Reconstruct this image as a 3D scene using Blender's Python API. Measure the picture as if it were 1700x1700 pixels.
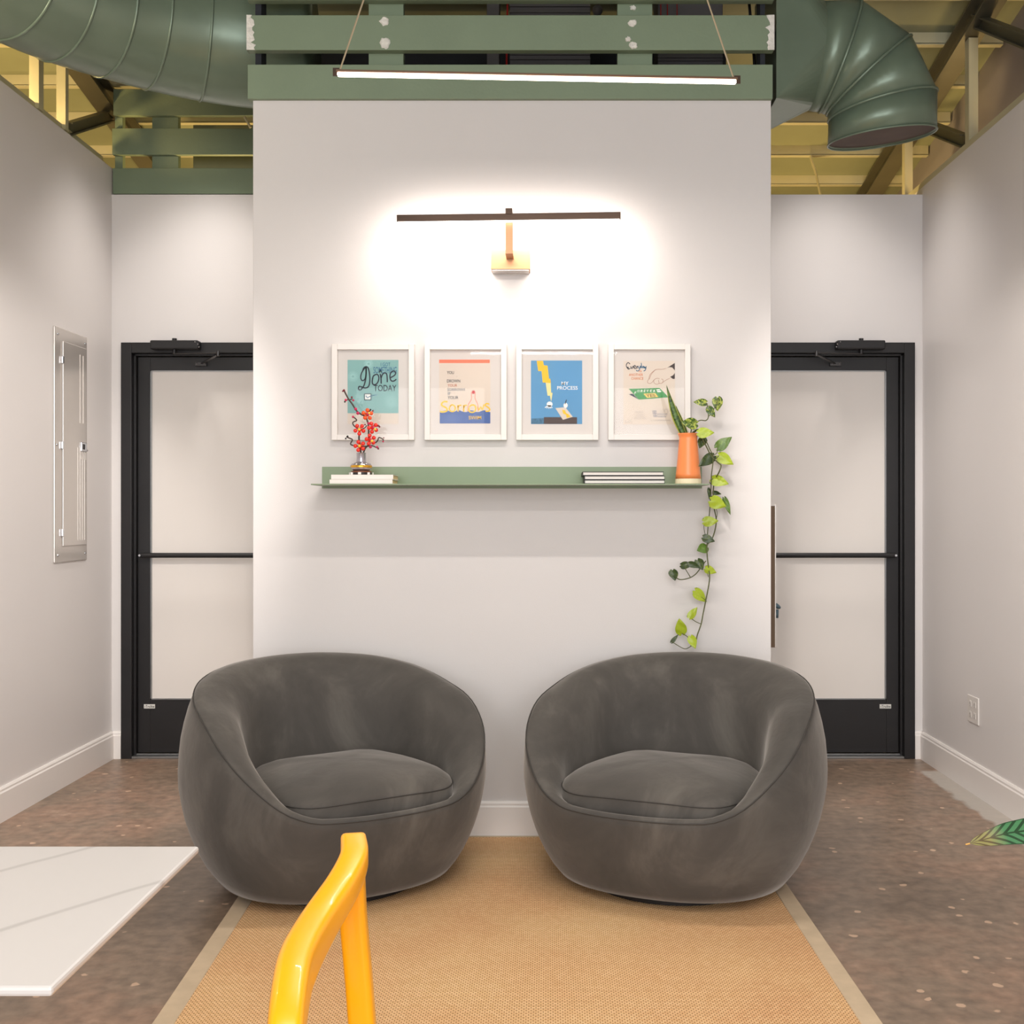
import bpy, bmesh, math, random
from mathutils import Vector, Matrix
PI = math.pi
random.seed(7)
for o in list(bpy.data.objects): bpy.data.objects.remove(o, do_unlink=True)
SC = bpy.context.scene
COL = SC.collection

# ------------------------------------------------------------------ camera, world, light, exposure
F = 1900.0; HX = 910.0; HY = 850.0; EYE = 1.29
cam_d = bpy.data.cameras.new('camera'); cam = bpy.data.objects.new('camera', cam_d); COL.objects.link(cam)
cam.location = (0, 0, EYE); cam.rotation_euler = (PI/2, 0, 0)
cam_d.sensor_width = 36; cam_d.sensor_fit = 'HORIZONTAL'; cam_d.lens = F/1700*36
cam_d.shift_x = -(HX-850)/1700; cam_d.shift_y = 0.0
cam_d.clip_start = 0.05
SC.camera = cam
SC.view_settings.view_transform = 'Standard'; SC.view_settings.look = 'None'
SC.view_settings.gamma = 1.0; SC.view_settings.use_curve_mapping = False
SC.view_settings.exposure = 0.0
W = bpy.data.worlds.new('world'); SC.world = W; W.use_nodes = True
W.node_tree.nodes['Background'].inputs[0].default_value = (0.96, 0.98, 1.0, 1)
W.node_tree.nodes['Background'].inputs[1].default_value = 2.0

def area(name, loc, rot, sx, sy, power, color, spread=PI):
    l = bpy.data.lights.new(name, 'AREA'); l.shape = 'RECTANGLE'; l.size = sx; l.size_y = sy
    l.energy = power; l.color = color; l.spread = spread
    o = bpy.data.objects.new(name, l); COL.objects.link(o); o.location = loc; o.rotation_euler = rot
    return o
def point(name, loc, power, color, r=0.05):
    l = bpy.data.lights.new(name, 'POINT'); l.energy = power; l.color = color; l.shadow_soft_size = r
    o = bpy.data.objects.new(name, l); COL.objects.link(o); o.location = loc; return o
DAY = (0.93, 0.97, 1.0); WARM = (1.0, 0.94, 0.88); YEL = (1.0, 0.70, 0.28)
# two windows of the room behind the camera
area('window_light', (-1.3, -2.6, 1.7), (PI/2, 0, 0), 1.3, 1.7, 45, DAY)
area('window_light', (1.1, -2.6, 1.7), (PI/2, 0, 0), 1.3, 1.7, 45, DAY)
# linear ceiling lamps of the room
area('pendant_light', (-0.036, 3.40, 2.575), (0, 0, 0), 1.18, 0.03, 16, WARM)
area('pendant_light', (-0.036, 1.6, 2.60), (0, 0, 0), 1.2, 0.10, 26, WARM)
area('pendant_light', (-0.036, -0.4, 2.60), (0, 0, 0), 1.2, 0.10, 40, WARM)
def spot(name, loc, tgt, power, color, ang, blend):
    l = bpy.data.lights.new(name, 'SPOT'); l.energy = power; l.color = color; l.spot_size = ang; l.spot_blend = blend; l.shadow_soft_size = .06
    o = bpy.data.objects.new(name, l); COL.objects.link(o); o.location = loc
    o.rotation_euler = (Vector(tgt)-Vector(loc)).to_track_quat('-Z', 'Y').to_euler(); return o
# unseen fill spots, added to brighten the side walls
spot('wall_fill_spot', (-.75, 2.9, 2.75), (-2.284, 4.70, 1.05), 200, WARM, math.radians(56), .6)
spot('wall_fill_spot', (.45, 2.9, 2.75), (1.959, 4.80, 1.0), 140, WARM, math.radians(54), .6)
area('passage_fill', (-1.75, 5.55, 3.42), (0, 0, 0), .3, .2, 6, WARM, 1.5)  # fill lamps added out of sight behind the ducts to brighten the passages
area('passage_fill', (1.42, 5.55, 3.42), (0, 0, 0), .3, .2, 5, WARM, 1.5)
# warm lamps in the neighbouring bays and behind the rear wall, shining up into the roof
point('warm_lamp', (-2.85, 5.3, 2.70), 45, YEL, .08)
point('warm_lamp', (-2.60, 4.95, 3.20), 13, YEL, .05)
point('warm_lamp', (-2.05, 3.60, 2.95), 9, (1, .84, .6), .05)  # put in on the room side to highlight the duct's underside
point('warm_lamp', (-1.8, 6.5, 2.5), 40, YEL, .10)
point('warm_lamp', (1.45, 6.6, 2.45), 38, YEL, .10)
point('warm_lamp', (2.17, 4.8, 2.75), 8, YEL, .05)
point('warm_lamp', (2.17, 5.95, 2.85), 7, YEL, .05)

# ------------------------------------------------------------------ helpers
def X(px, d): return (px-HX)/F*d
def Z(py, d): return EYE+(HY-py)/F*d
def P(px, py, d): return Vector((X(px, d), d, Z(py, d)))

def srgb(r, g, b):
    f = lambda c: (c/255/12.92) if c/255 <= 0.04045 else ((c/255+0.055)/1.055)**2.4
    return (f(r), f(g), f(b), 1)
MATS = {}
def mat(name, col, rough=0.6, metal=0.0, var=0.06, scale=6.0, bump=0.0, bscale=60.0, coat=0.0, spec=0.5, emit=None, estr=0.0, sheen=0.0, stretch=None, obj=True):
    if name in MATS: return MATS[name]
    m = bpy.data.materials.new(name); m.use_nodes = True; nt = m.node_tree; b = nt.nodes['Principled BSDF']
    b.inputs['Roughness'].default_value = rough; b.inputs['Metallic'].default_value = metal
    b.inputs['Specular IOR Level'].default_value = spec
    b.inputs['Coat Weight'].default_value = coat
    b.inputs['Sheen Weight'].default_value = sheen
    tc = nt.nodes.new('ShaderNodeTexCoord'); mp = nt.nodes.new('ShaderNodeMapping')
    nt.links.new(tc.outputs['Object'], mp.inputs[0])
    if stretch: mp.inputs['Scale'].default_value = stretch
    n = nt.nodes.new('ShaderNodeTexNoise'); n.inputs['Scale'].default_value = scale; n.inputs['Detail'].default_value = 5
    nt.links.new(mp.outputs[0], n.inputs[0])
    r = nt.nodes.new('ShaderNodeValToRGB')
    c = col
    r.color_ramp.elements[0].position = 0.3; r.color_ramp.elements[1].position = 0.7
    r.color_ramp.elements[0].color = (c[0]*(1-var), c[1]*(1-var), c[2]*(1-var), 1)
    r.color_ramp.elements[1].color = (min(1, c[0]*(1+var)), min(1, c[1]*(1+var)), min(1, c[2]*(1+var)), 1)
    nt.links.new(n.outputs[0], r.inputs[0]); nt.links.new(r.outputs[0], b.inputs['Base Color'])
    if bump:
        n2 = nt.nodes.new('ShaderNodeTexNoise'); n2.inputs['Scale'].default_value = bscale; n2.inputs['Detail'].default_value = 3
        nt.links.new(mp.outputs[0], n2.inputs[0])
        bp = nt.nodes.new('ShaderNodeBump'); bp.inputs['Strength'].default_value = bump; bp.inputs['Distance'].default_value = 0.01
        nt.links.new(n2.outputs[0], bp.inputs['Height']); nt.links.new(bp.outputs[0], b.inputs['Normal'])
    if emit:
        b.inputs['Emission Color'].default_value = emit; b.inputs['Emission Strength'].default_value = estr
    MATS[name] = m; return m

def box(bm, x0, x1, y0, y1, z0, z1, M=None):
    vs = [Vector((x, y, z)) for x in (x0, x1) for y in (y0, y1) for z in (z0, z1)]
    if M: vs = [M @ v for v in vs]
    v = [bm.verts.new(p) for p in vs]
    for f in ((0,1,3,2),(4,6,7,5),(0,4,5,1),(2,3,7,6),(0,2,6,4),(1,5,7,3)):
        bm.faces.new([v[i] for i in f])
    return v
def beam(bm, a, b, w, h, up=Vector((0,0,1))):
    a = Vector(a); b = Vector(b); d = (b-a); L = d.length; d.normalize()
    s = d.cross(up)
    if s.length < 1e-4: s = d.cross(Vector((0,1,0)))
    s.normalize(); u = s.cross(d).normalized()
    M = Matrix((( s.x, d.x, u.x, a.x),(s.y, d.y, u.y, a.y),(s.z, d.z, u.z, a.z),(0,0,0,1)))
    box(bm, -w/2, w/2, 0, L, -h/2, h/2, M)
def lathe(bm, prof, c=(0,0,0), n=40, caps=True, sq=None):
    rings = []
    for r, z in prof:
        rings.append([bm.verts.new((c[0]+r*math.cos(2*PI*i/n), c[1]+r*math.sin(2*PI*i/n), c[2]+z)) for i in range(n)])
    for a, b in zip(rings, rings[1:]):
        for i in range(n): bm.faces.new((a[i], a[(i+1)%n], b[(i+1)%n], b[i]))
    if caps:
        bm.faces.new(rings[0][::-1]); bm.faces.new(rings[-1])
def spline(pts, k=6):
    pts = [Vector(p) for p in pts]
    if len(pts) < 3: return pts
    out = []
    for i in range(len(pts)-1):
        p0 = pts[max(i-1,0)]; p1 = pts[i]; p2 = pts[i+1]; p3 = pts[min(i+2,len(pts)-1)]
        for j in range(k):
            t = j/k
            out.append(0.5*((2*p1)+(-p0+p2)*t+(2*p0-5*p1+4*p2-p3)*t*t+(-p0+3*p1-3*p2+p3)*t**3))
    out.append(pts[-1]); return out
def tube(bm, pts, r, n=10, smooth=6, caps=True, sec=None):
    """sweep along pts. r: number or function t->radius; sec: list of (u,v) of unit section"""
    ps = spline(pts, smooth) if smooth else [Vector(p) for p in pts]
    m = len(ps); rings = []
    t0 = (ps[1]-ps[0]).normalized()
    up = Vector((0,0,1)) if abs(t0.z) < 0.9 else Vector((1,0,0))
    s = t0.cross(up).normalized()
    for i, p in enumerate(ps):
        t = (ps[min(i+1,m-1)]-ps[max(i-1,0)]).normalized()
        s = (s - t*s.dot(t)).normalized(); u = s.cross(t)
        rr = r(i/(m-1)) if callable(r) else r
        if sec: rings.append([bm.verts.new(p+s*a*rr+u*b*rr) for a, b in sec])
        else: rings.append([bm.verts.new(p+(s*math.cos(2*PI*k/n)+u*math.sin(2*PI*k/n))*rr) for k in range(n)])
    q = len(rings[0])
    for a, b in zip(rings, rings[1:]):
        for i in range(q): bm.faces.new((a[i], a[(i+1)%q], b[(i+1)%q], b[i]))
    if caps: bm.faces.new(rings[0][::-1]); bm.faces.new(rings[-1])
    return ps
def sphere(bm, c, r, sx=1, sy=1, sz=1, seg=14, M=None):
    mm = Matrix.Translation(Vector(c)) @ (M if M else Matrix()) @ Matrix.Diagonal((r*sx, r*sy, r*sz, 1))
    bmesh.ops.create_uvsphere(bm, u_segments=seg, v_segments=max(6, seg//2+2), radius=1, matrix=mm)
def link(name, bm, m, parent=None, smooth=False, bevel=0.0, sub=0, origin=None, segs=2):
    bmesh.ops.recalc_face_normals(bm, faces=bm.faces)
    me = bpy.data.meshes.new(name)
    if origin is not None:
        bmesh.ops.translate(bm, verts=bm.verts, vec=-Vector(origin))
    bm.to_mesh(me); bm.free()
    me.materials.append(m)
    if smooth:
        for p in me.polygons: p.use_smooth = True
    o = bpy.data.objects.new(name, me); COL.objects.link(o)
    if origin is not None: o.location = origin
    if bevel:
        md = o.modifiers.new('bevel', 'BEVEL'); md.width = bevel; md.segments = segs; md.limit_method = 'ANGLE'; md.angle_limit = 0.6
    if sub:
        md = o.modifiers.new('sub', 'SUBSURF'); md.levels = sub; md.render_levels = sub
    if parent: attach(o, parent)
    return o
def world_of(o):
    M = o.matrix_basis.copy(); p = o.parent
    while p: M = p.matrix_basis @ M; p = p.parent
    return M
def attach(o, parent):
    """keep world placement while parenting"""
    W_ = o.matrix_basis.copy(); o.parent = parent
    o.matrix_parent_inverse = Matrix()
    o.matrix_basis = world_of(parent).inverted() @ W_
def thing(name, label, cat, loc, group=None, rz=0):
    o = bpy.data.objects.new(name, None); COL.objects.link(o); o.location = loc; o.rotation_euler = (0,0,rz)
    o.empty_display_size = 0.1
    o['label'] = label; o['category'] = cat
    if group: o['group'] = group
    return o
def tag(o, label, cat, group=None):
    o['label'] = label; o['category'] = cat
    if group: o['group'] = group
    return o
def struct(o, label=None):
    o['kind'] = 'structure'
    if label: o['label'] = label
    return o
def sroot(name, loc, label=None):
    o = bpy.data.objects.new(name, None); COL.objects.link(o); o.location = loc; o['kind'] = 'structure'
    if label: o['label'] = label
    return o
def bx(name, dims, m, parent=None, bevel=0.0, **k):
    bm = bmesh.new(); box(bm, *dims); return link(name, bm, m, parent, bevel=bevel, **k)

# ------------------------------------------------------------------ materials
M_wall = mat('wall_paint_darkened', srgb(211, 206, 204), 0.62, var=0.012, scale=1.5, bump=0.04, bscale=220)  # column's copy of the wall paint, darkened to offset stronger light there
M_wall2 = mat('wall_paint_lightened', srgb(224, 219, 217), 0.42, var=0.015, scale=1.5, bump=0.04, bscale=220)  # same paint, lightened to make up for dimmer side and rear walls
M_base = mat('baseboard_paint', srgb(234, 228, 224), 0.4, var=0.01)
M_green = mat('sage_paint', srgb(120, 135, 110), 0.5, var=0.04, scale=5, bump=0.05, bscale=80)
M_duct = mat('duct_paint', srgb(114, 129, 111), 0.3, metal=0.25, var=0.06, scale=7, bump=0.12, bscale=9)
M_roof = mat('roof_paint', srgb(132, 134, 108), 0.6, var=0.05)
M_steel = mat('cream_steel', srgb(196, 190, 160), 0.45, metal=0.2, var=0.05)
M_rafter = mat('rafter_steel', srgb(92, 88, 72), 0.45, metal=0.3, var=0.1)
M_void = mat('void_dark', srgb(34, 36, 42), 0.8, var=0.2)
M_cab = mat('cabinet_grey', srgb(104, 100, 102), 0.5, metal=0.2, var=0.06)
M_black = mat('black_aluminium', srgb(35, 33, 34), 0.42, metal=0.3, var=0.08)
M_chrome = mat('chrome', srgb(205, 205, 208), 0.15, metal=1.0, var=0.03)
M_sill = mat('threshold_metal', srgb(150, 150, 150), 0.35, metal=0.9, var=0.05)
M_bronze = mat('dark_bronze', srgb(64, 46, 34), 0.35, metal=0.6, var=0.1, stretch=(1, 8, 30))
M_copper = mat('brushed_copper', srgb(176, 128, 92), 0.4, metal=0.5, var=0.04, stretch=(2, 8, 60))
M_shelf = mat('shelf_green', srgb(128, 144, 114), 0.42, var=0.02)
M_white = mat('white_lacquer', srgb(224, 218, 213), 0.38, var=0.01)
M_mat = mat('mat_board', srgb(216, 208, 202), 0.8, var=0.01)
M_yellow = mat('yellow_plastic', srgb(246, 168, 0), 0.32, var=0.02, coat=0.15)
M_panel = mat('panel_steel', srgb(204, 197, 191), 0.22, metal=0.45, var=0.04, scale=3, stretch=(1, 1, 0.2))
M_cable = mat('cable', srgb(190, 170, 140), 0.4, metal=0.4, var=0.05)
M_red = mat('red_paint', srgb(190, 30, 28), 0.5, var=0.05)
M_plaster = mat('white_plaster', srgb(222, 218, 210), 0.85, var=0.12, scale=60, bump=0.5, bscale=120)

def led(name, col, s):
    m = bpy.data.materials.new(name); m.use_nodes = True; b = m.node_tree.nodes['Principled BSDF']
    b.inputs['Base Color'].default_value = (0.9, 0.88, 0.85, 1)
    b.inputs['Emission Color'].default_value = col; b.inputs['Emission Strength'].default_value = s
    return m
M_led = led('led_diffuser', (1.0, 0.86, 0.70, 1), 9.0)
M_led2 = led('picture_led', (1.0, 0.9, 0.8, 1), 6.0)

def concrete():
    m = bpy.data.materials.new('stained_concrete'); m.use_nodes = True; nt = m.node_tree; b = nt.nodes['Principled BSDF']
    N = nt.nodes.new; L = nt.links.new
    tc = N('ShaderNodeTexCoord')
    n1 = N('ShaderNodeTexNoise'); n1.inputs['Scale'].default_value = 1.3; n1.inputs['Detail'].default_value = 9; n1.inputs['Roughness'].default_value = 0.62
    L(tc.outputs['Object'], n1.inputs[0])
    r1 = N('ShaderNodeValToRGB'); e = r1.color_ramp.elements
    e[0].position = 0.3; e[0].color = srgb(104, 88, 74); e[1].position = 0.72; e[1].color = srgb(178, 156, 138)
    x = e.new(0.5); x.color = srgb(134, 114, 97); x = e.new(0.6); x.color = srgb(146, 118, 99)
    L(n1.outputs[0], r1.inputs[0])
    n2 = N('ShaderNodeTexNoise'); n2.inputs['Scale'].default_value = 22; n2.inputs['Detail'].default_value = 8
    L(tc.outputs['Object'], n2.inputs[0])
    mx = N('ShaderNodeMixRGB'); mx.blend_type = 'OVERLAY'; mx.inputs[0].default_value = 0.7
    L(r1.outputs[0], mx.inputs[1]); L(n2.outputs[0], mx.inputs[2])
    # pale aggregate flecks
    v = N('ShaderNodeTexVoronoi'); v.inputs['Scale'].default_value = 13
    nd = N('ShaderNodeMixRGB'); nd.inputs[0].default_value = 0.03
    L(tc.outputs['Object'], nd.inputs[1]); L(n2.outputs[1], nd.inputs[2]); L(nd.outputs[0], v.inputs[0])
    fr = N('ShaderNodeValToRGB'); fr.color_ramp.elements[0].position = 0.13; fr.color_ramp.elements[0].color = (1,1,1,1)
    fr.color_ramp.elements[1].position = 0.17; fr.color_ramp.elements[1].color = (0,0,0,1)
    L(v.outputs['Distance'], fr.inputs[0])
    pick = N('ShaderNodeSeparateColor'); L(v.outputs['Color'], pick.inputs[0])
    gt = N('ShaderNodeMath'); gt.operation = 'GREATER_THAN'; gt.inputs[1].default_value = 0.62; L(pick.outputs[0], gt.inputs[0])
    ml = N('ShaderNodeMath'); ml.operation = 'MULTIPLY'; L(fr.outputs[0], ml.inputs[0]); L(gt.outputs[0], ml.inputs[1])
    mu = N('ShaderNodeMath'); mu.operation = 'MULTIPLY'; mu.inputs[1].default_value = 0.75; L(ml.outputs[0], mu.inputs[0])
    m2 = N('ShaderNodeMixRGB'); m2.inputs[2].default_value = srgb(214, 180, 152)
    L(mu.outputs[0], m2.inputs[0]); L(mx.outputs[0], m2.inputs[1])
    # pale paint residue along the right wall, ragged inner edge
    sx = N('ShaderNodeSeparateXYZ'); L(tc.outputs['Object'], sx.inputs[0])
    n3 = N('ShaderNodeTexNoise'); n3.inputs['Scale'].default_value = 9; n3.inputs['Detail'].default_value = 6; L(tc.outputs['Object'], n3.inputs[0])
    a1 = N('ShaderNodeMath'); a1.operation = 'MULTIPLY_ADD'; a1.inputs[1].default_value = 0.10; L(n3.outputs[0], a1.inputs[0]); L(sx.outputs[0], a1.inputs[2])
    rs = N('ShaderNodeMapRange'); rs.inputs[1].default_value = 1.880; rs.inputs[2].default_value = 1.905; L(a1.outputs[0], rs.inputs[0])
    yy = N('ShaderNodeMapRange'); yy.inputs[1].default_value = 5.72; yy.inputs[2].default_value = 5.68; L(sx.outputs[1], yy.inputs[0])
    k = N('ShaderNodeMath'); k.operation = 'MULTIPLY'; L(rs.outputs[0], k.inputs[0]); L(yy.outputs[0], k.inputs[1])
    k2 = N('ShaderNodeMath'); k2.operation = 'MULTIPLY'; k2.inputs[1].default_value = 0.8; L(k.outputs[0], k2.inputs[0])
    m3 = N('ShaderNodeMixRGB'); m3.inputs[2].default_value = srgb(186, 180, 172)
    L(k2.outputs[0], m3.inputs[0]); L(m2.outputs[0], m3.inputs[1])
    L(m3.outputs[0], b.inputs['Base Color'])
    rr = N('ShaderNodeMapRange'); rr.inputs[3].default_value = 0.28; rr.inputs[4].default_value = 0.5; L(n1.outputs[0], rr.inputs[0]); L(rr.outputs[0], b.inputs['Roughness'])
    bp = N('ShaderNodeBump'); bp.inputs['Strength'].default_value = 0.12; bp.inputs['Distance'].default_value = 0.01
    L(n2.outputs[0], bp.inputs['Height']); L(bp.outputs[0], b.inputs['Normal'])
    return m
M_floor = concrete()

def sisal():
    m = bpy.data.materials.new('sisal_weave'); m.use_nodes = True; nt = m.node_tree; b = nt.nodes['Principled BSDF']
    N = nt.nodes.new; L = nt.links.new
    tc = N('ShaderNodeTexCoord'); mp = N('ShaderNodeMapping'); mp.inputs['Rotation'].default_value = (0, 0, 0.0); L(tc.outputs['Object'], mp.inputs[0])
    w = N('ShaderNodeTexBrick'); w.offset = 0.5; w.inputs['Scale'].default_value = 1.0
    w.inputs['Brick Width'].default_value = 0.0125; w.inputs['Row Height'].default_value = 0.0085; w.inputs['Mortar Size'].default_value = 0.0016
    w.inputs['Mortar Smooth'].default_value = 0.6
    w.inputs['Color1'].default_value = srgb(246, 204, 154); w.inputs['Color2'].default_value = srgb(234, 188, 136); w.inputs['Mortar'].default_value = srgb(158, 114, 70)
    L(mp.outputs[0], w.inputs[0])
    n = N('ShaderNodeTexNoise'); n.inputs['Scale'].default_value = 2.2; n.inputs['Detail'].default_value = 6; L(tc.outputs['Object'], n.inputs[0])
    r = N('ShaderNodeValToRGB'); r.color_ramp.elements[0].position = 0.3; r.color_ramp.elements[0].color = (0.42, 0.42, 0.42, 1); r.color_ramp.elements[1].position = 0.7; r.color_ramp.elements[1].color = (0.58, 0.58, 0.58, 1)
    L(n.outputs[0], r.inputs[0])
    mx = N('ShaderNodeMixRGB'); mx.blend_type = 'OVERLAY'; mx.inputs[0].default_value = 0.7
    L(w.outputs[0], mx.inputs[1]); L(r.outputs[0], mx.inputs[2]); L(mx.outputs[0], b.inputs['Base Color'])
    b.inputs['Roughness'].default_value = 0.85
    bp = N('ShaderNodeBump'); bp.inputs['Strength'].default_value = 0.5; bp.inputs['Distance'].default_value = 0.004; bp.invert = True
    L(w.outputs['Fac'], bp.inputs['Height']); L(bp.outputs[0], b.inputs['Normal'])
    return m
M_sisal = sisal()
M_bind = mat('rug_binding', srgb(198, 176, 148), 0.8, var=0.08, scale=14, bump=0.1, bscale=300)

def velvet():
    m = bpy.data.materials.new('grey_velvet'); m.use_nodes = True; nt = m.node_tree; b = nt.nodes['Principled BSDF']
    N = nt.nodes.new; L = nt.links.new
    tc = N('ShaderNodeTexCoord'); n = N('ShaderNodeTexNoise'); n.inputs['Scale'].default_value = 3.6; n.inputs['Detail'].default_value = 7; n.inputs['Roughness'].default_value = 0.6
    n.inputs['Distortion'].default_value = 0.6
    mp = N('ShaderNodeMapping'); mp.inputs['Scale'].default_value = (1, 1, 0.8); L(tc.outputs['Object'], mp.inputs[0]); L(mp.outputs[0], n.inputs[0])
    r = N('ShaderNodeValToRGB'); e = r.color_ramp.elements
    e[0].position = 0.3; e[0].color = srgb(70, 67, 64); e[1].position = 0.75; e[1].color = srgb(108, 103, 97); x = e.new(0.52); x.color = srgb(83, 79, 75)
    L(n.outputs[0], r.inputs[0]); L(r.outputs[0], b.inputs['Base Color'])
    b.inputs['Roughness'].default_value = 0.85; b.inputs['Specular IOR Level'].default_value = 0.15
    b.inputs['Sheen Weight'].default_value = 0.5; b.inputs['Sheen Roughness'].default_value = 0.4; b.inputs['Sheen Tint'].default_value = srgb(226, 218, 210)
    n2 = N('ShaderNodeTexNoise'); n2.inputs['Scale'].default_value = 7; n2.inputs['Detail'].default_value = 4; L(tc.outputs['Object'], n2.inputs[0])
    bp = N('ShaderNodeBump'); bp.inputs['Strength'].default_value = 0.22; bp.inputs['Distance'].default_value = 0.02; L(n2.outputs[0], bp.inputs['Height']); L(bp.outputs[0], b.inputs['Normal'])
    return m
M_velvet = velvet()
M_seam = mat('seam_thread', srgb(58, 54, 50), 0.7, var=0.1)

def marble():
    m = bpy.data.materials.new('white_marble'); m.use_nodes = True; nt = m.node_tree; b = nt.nodes['Principled BSDF']
    N = nt.nodes.new; L = nt.links.new
    tc = N('ShaderNodeTexCoord'); mp = N('ShaderNodeMapping'); mp.inputs['Rotation'].default_value = (0, 0, math.radians(36.9)); mp.inputs['Location'].default_value = (-0.057, 0, 0); L(tc.outputs['Object'], mp.inputs[0])
    w = N('ShaderNodeTexWave'); w.inputs['Scale'].default_value = 1.3; w.inputs['Distortion'].default_value = 0.7; w.inputs['Detail'].default_value = 3; w.inputs['Detail Scale'].default_value = 1.3
    L(mp.outputs[0], w.inputs[0])
    r = N('ShaderNodeValToRGB'); e = r.color_ramp.elements; e[0].position = 0.0; e[0].color = srgb(176, 171, 168); e[1].position = 0.010; e[1].color = srgb(196, 191, 188)
    L(w.outputs[0], r.inputs[0]); L(r.outputs[0], b.inputs['Base Color']); b.inputs['Roughness'].default_value = 0.35
    return m
M_marble = marble()

def glass_mat():
    m = bpy.data.materials.new('picture_glass'); m.use_nodes = True; nt = m.node_tree; nt.nodes.clear()
    N = nt.nodes.new; L = nt.links.new
    o = N('ShaderNodeOutputMaterial'); t = N('ShaderNodeBsdfTransparent'); g = N('ShaderNodeBsdfGlossy'); g.inputs['Roughness'].default_value = 0.02
    fr = N('ShaderNodeFresnel'); fr.inputs[0].default_value = 1.28; mx = N('ShaderNodeMixShader')
    L(fr.outputs[0], mx.inputs[0]); L(t.outputs[0], mx.inputs[1]); L(g.outputs[0], mx.inputs[2]); L(mx.outputs[0], o.inputs[0])
    return m
M_glass = glass_mat()
def frosted():
    m = bpy.data.materials.new('frosted_glass'); m.use_nodes = True; nt = m.node_tree; b = nt.nodes['Principled BSDF']
    N = nt.nodes.new; L = nt.links.new
    tc = N('ShaderNodeTexCoord'); n = N('ShaderNodeTexNoise'); n.inputs['Scale'].default_value = 1.2; mp = N('ShaderNodeMapping'); mp.inputs['Scale'].default_value = (2, 1, 0.3)
    L(tc.outputs['Object'], mp.inputs[0]); L(mp.outputs[0], n.inputs[0])
    r = N('ShaderNodeValToRGB'); r.color_ramp.elements[0].color = srgb(222, 215, 209); r.color_ramp.elements[1].color = srgb(234, 227, 221); L(n.outputs[0], r.inputs[0]); L(r.outputs[0], b.inputs['Base Color'])
    b.inputs['Roughness'].default_value = 0.25; return m
M_frost = frosted()

# ------------------------------------------------------------------ room shell
D0 = 4.545; D1 = 5.99
XL = -2.284; XR = 1.959; CX0 = X(420, D0); CX1 = X(1280, D0); CT = Z(165, D0)
ZL = 3.09; ZR = 2.99; ZB = Z(323, D1)
struct(bx('floor', (-5, 5, -3, 9, -0.1, 0.0), M_floor))
struct(bx('wall_left', (XL-0.12, XL, -3, D1+0.12, 0, ZL), M_wall2))
struct(bx('wall_right', (XR, XR+0.12, -3, D1+0.12, 0, ZR), M_wall2))
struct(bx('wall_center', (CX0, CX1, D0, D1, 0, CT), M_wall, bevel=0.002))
# rear wall with the two door openings
DL0, DL1 = X(202, D1), X(202, D1)+1.02
DR1 = X(1518, D1); DR0 = DR1-1.02; DT = Z(569, D1)
bm = bmesh.new()
box(bm, XL, DL0, D1, D1+0.12, 0, ZB); box(bm, DL0, DL1, D1, D1+0.12, DT, ZB); box(bm, DL1, DR0, D1, D1+0.12, 0, ZB)
box(bm, DR0, DR1, D1, D1+0.12, DT, ZB); box(bm, DR1, XR, D1, D1+0.12, 0, ZB)
struct(link('wall_back', bm, M_wall2))
# tall grey wall behind the right truss and far end walls of the hall
M_far = mat('far_wall_paint', srgb(150, 143, 146), 0.7, var=0.03)
struct(bx('wall_far_right', (XR+0.30, XR+0.40, -3, 9, 0, 6), M_far))
struct(bx('wall_far_left', (-4.4, -4.3, -3, 9, 0, 6), M_far))
struct(bx('wall_far_back', (-4.4, XR+0.4, 8.9, 9, 0, 4), M_far))

BH = 0.143
def baseboard(name, segs):
    bm = bmesh.new()
    for (a, b, n) in segs:
        a = Vector(a+(0,)); b = Vector(b+(0,)); n = Vector(n+(0,))
        prof = [(0,0),(0.016,0),(0.016,BH-0.022),(0.012,BH-0.016),(0.012,BH-0.008),(0.007,BH),(0,BH)]
        A = [bm.verts.new(a+n*t+Vector((0,0,z))) for t, z in prof]; B = [bm.verts.new(b+n*t+Vector((0,0,z))) for t, z in prof]
        for i in range(len(prof)): j = (i+1)%len(prof); bm.faces.new((A[i], A[j], B[j], B[i]))
        bm.faces.new(A); bm.faces.new(B[::-1])
    return struct(link(name, bm, M_base))
baseboard('baseboard_left', [((XL,-3),(XL,D1),(1,0))])
baseboard('baseboard_right', [((XR,-3),(XR,D1),(-1,0))])
baseboard('baseboard_center', [((CX0,D0),(CX1,D0),(0,-1)), ((CX0,D0-.016),(CX0,D1),(-1,0)), ((CX1,D0-.016),(CX1,D1),(1,0))])
baseboard('baseboard_back', [((XL,D1),(DL0,D1),(0,-1)), ((DL1,D1),(CX0,D1),(0,-1)), ((DR1,D1),(XR,D1),(0,-1))])

# roof deck sloping down away from the camera, with purlins
SL = 0.18
def ZD(d): return 3.49+(6.6-d)*SL
bm = bmesh.new()
vs = []
for x in (-5, 5):
    for (y, t) in ((-3, 0), (9, 0), (9, .08), (-3, .08)): vs.append(bm.verts.new((x, y, ZD(y)+t)))
for f in ((0,1,2,3),(4,7,6,5),(0,4,5,1),(1,5,6,2),(2,6,7,3),(3,7,4,0)): bm.faces.new([vs[i] for i in f])
struct(link('ceiling', bm, M_roof))
for i in range(-8, 6):
    d = 6.03+i*0.372
    if d < 3.4: continue
    bm = bmesh.new(); z = ZD(d)
    box(bm, -4.29, XR+0.29, d-0.004, d+0.004, z-0.055, z+0.0)
    box(bm, -4.29, XR+0.29, d-0.004, d+0.034, z-0.06, z-0.052)
    o = link('roof_purlin', bm, M_steel)
    tag(o, 'long cream steel purlin running crosswise under the sloping roof deck', 'beam', 'purlins under the roof deck')

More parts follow.
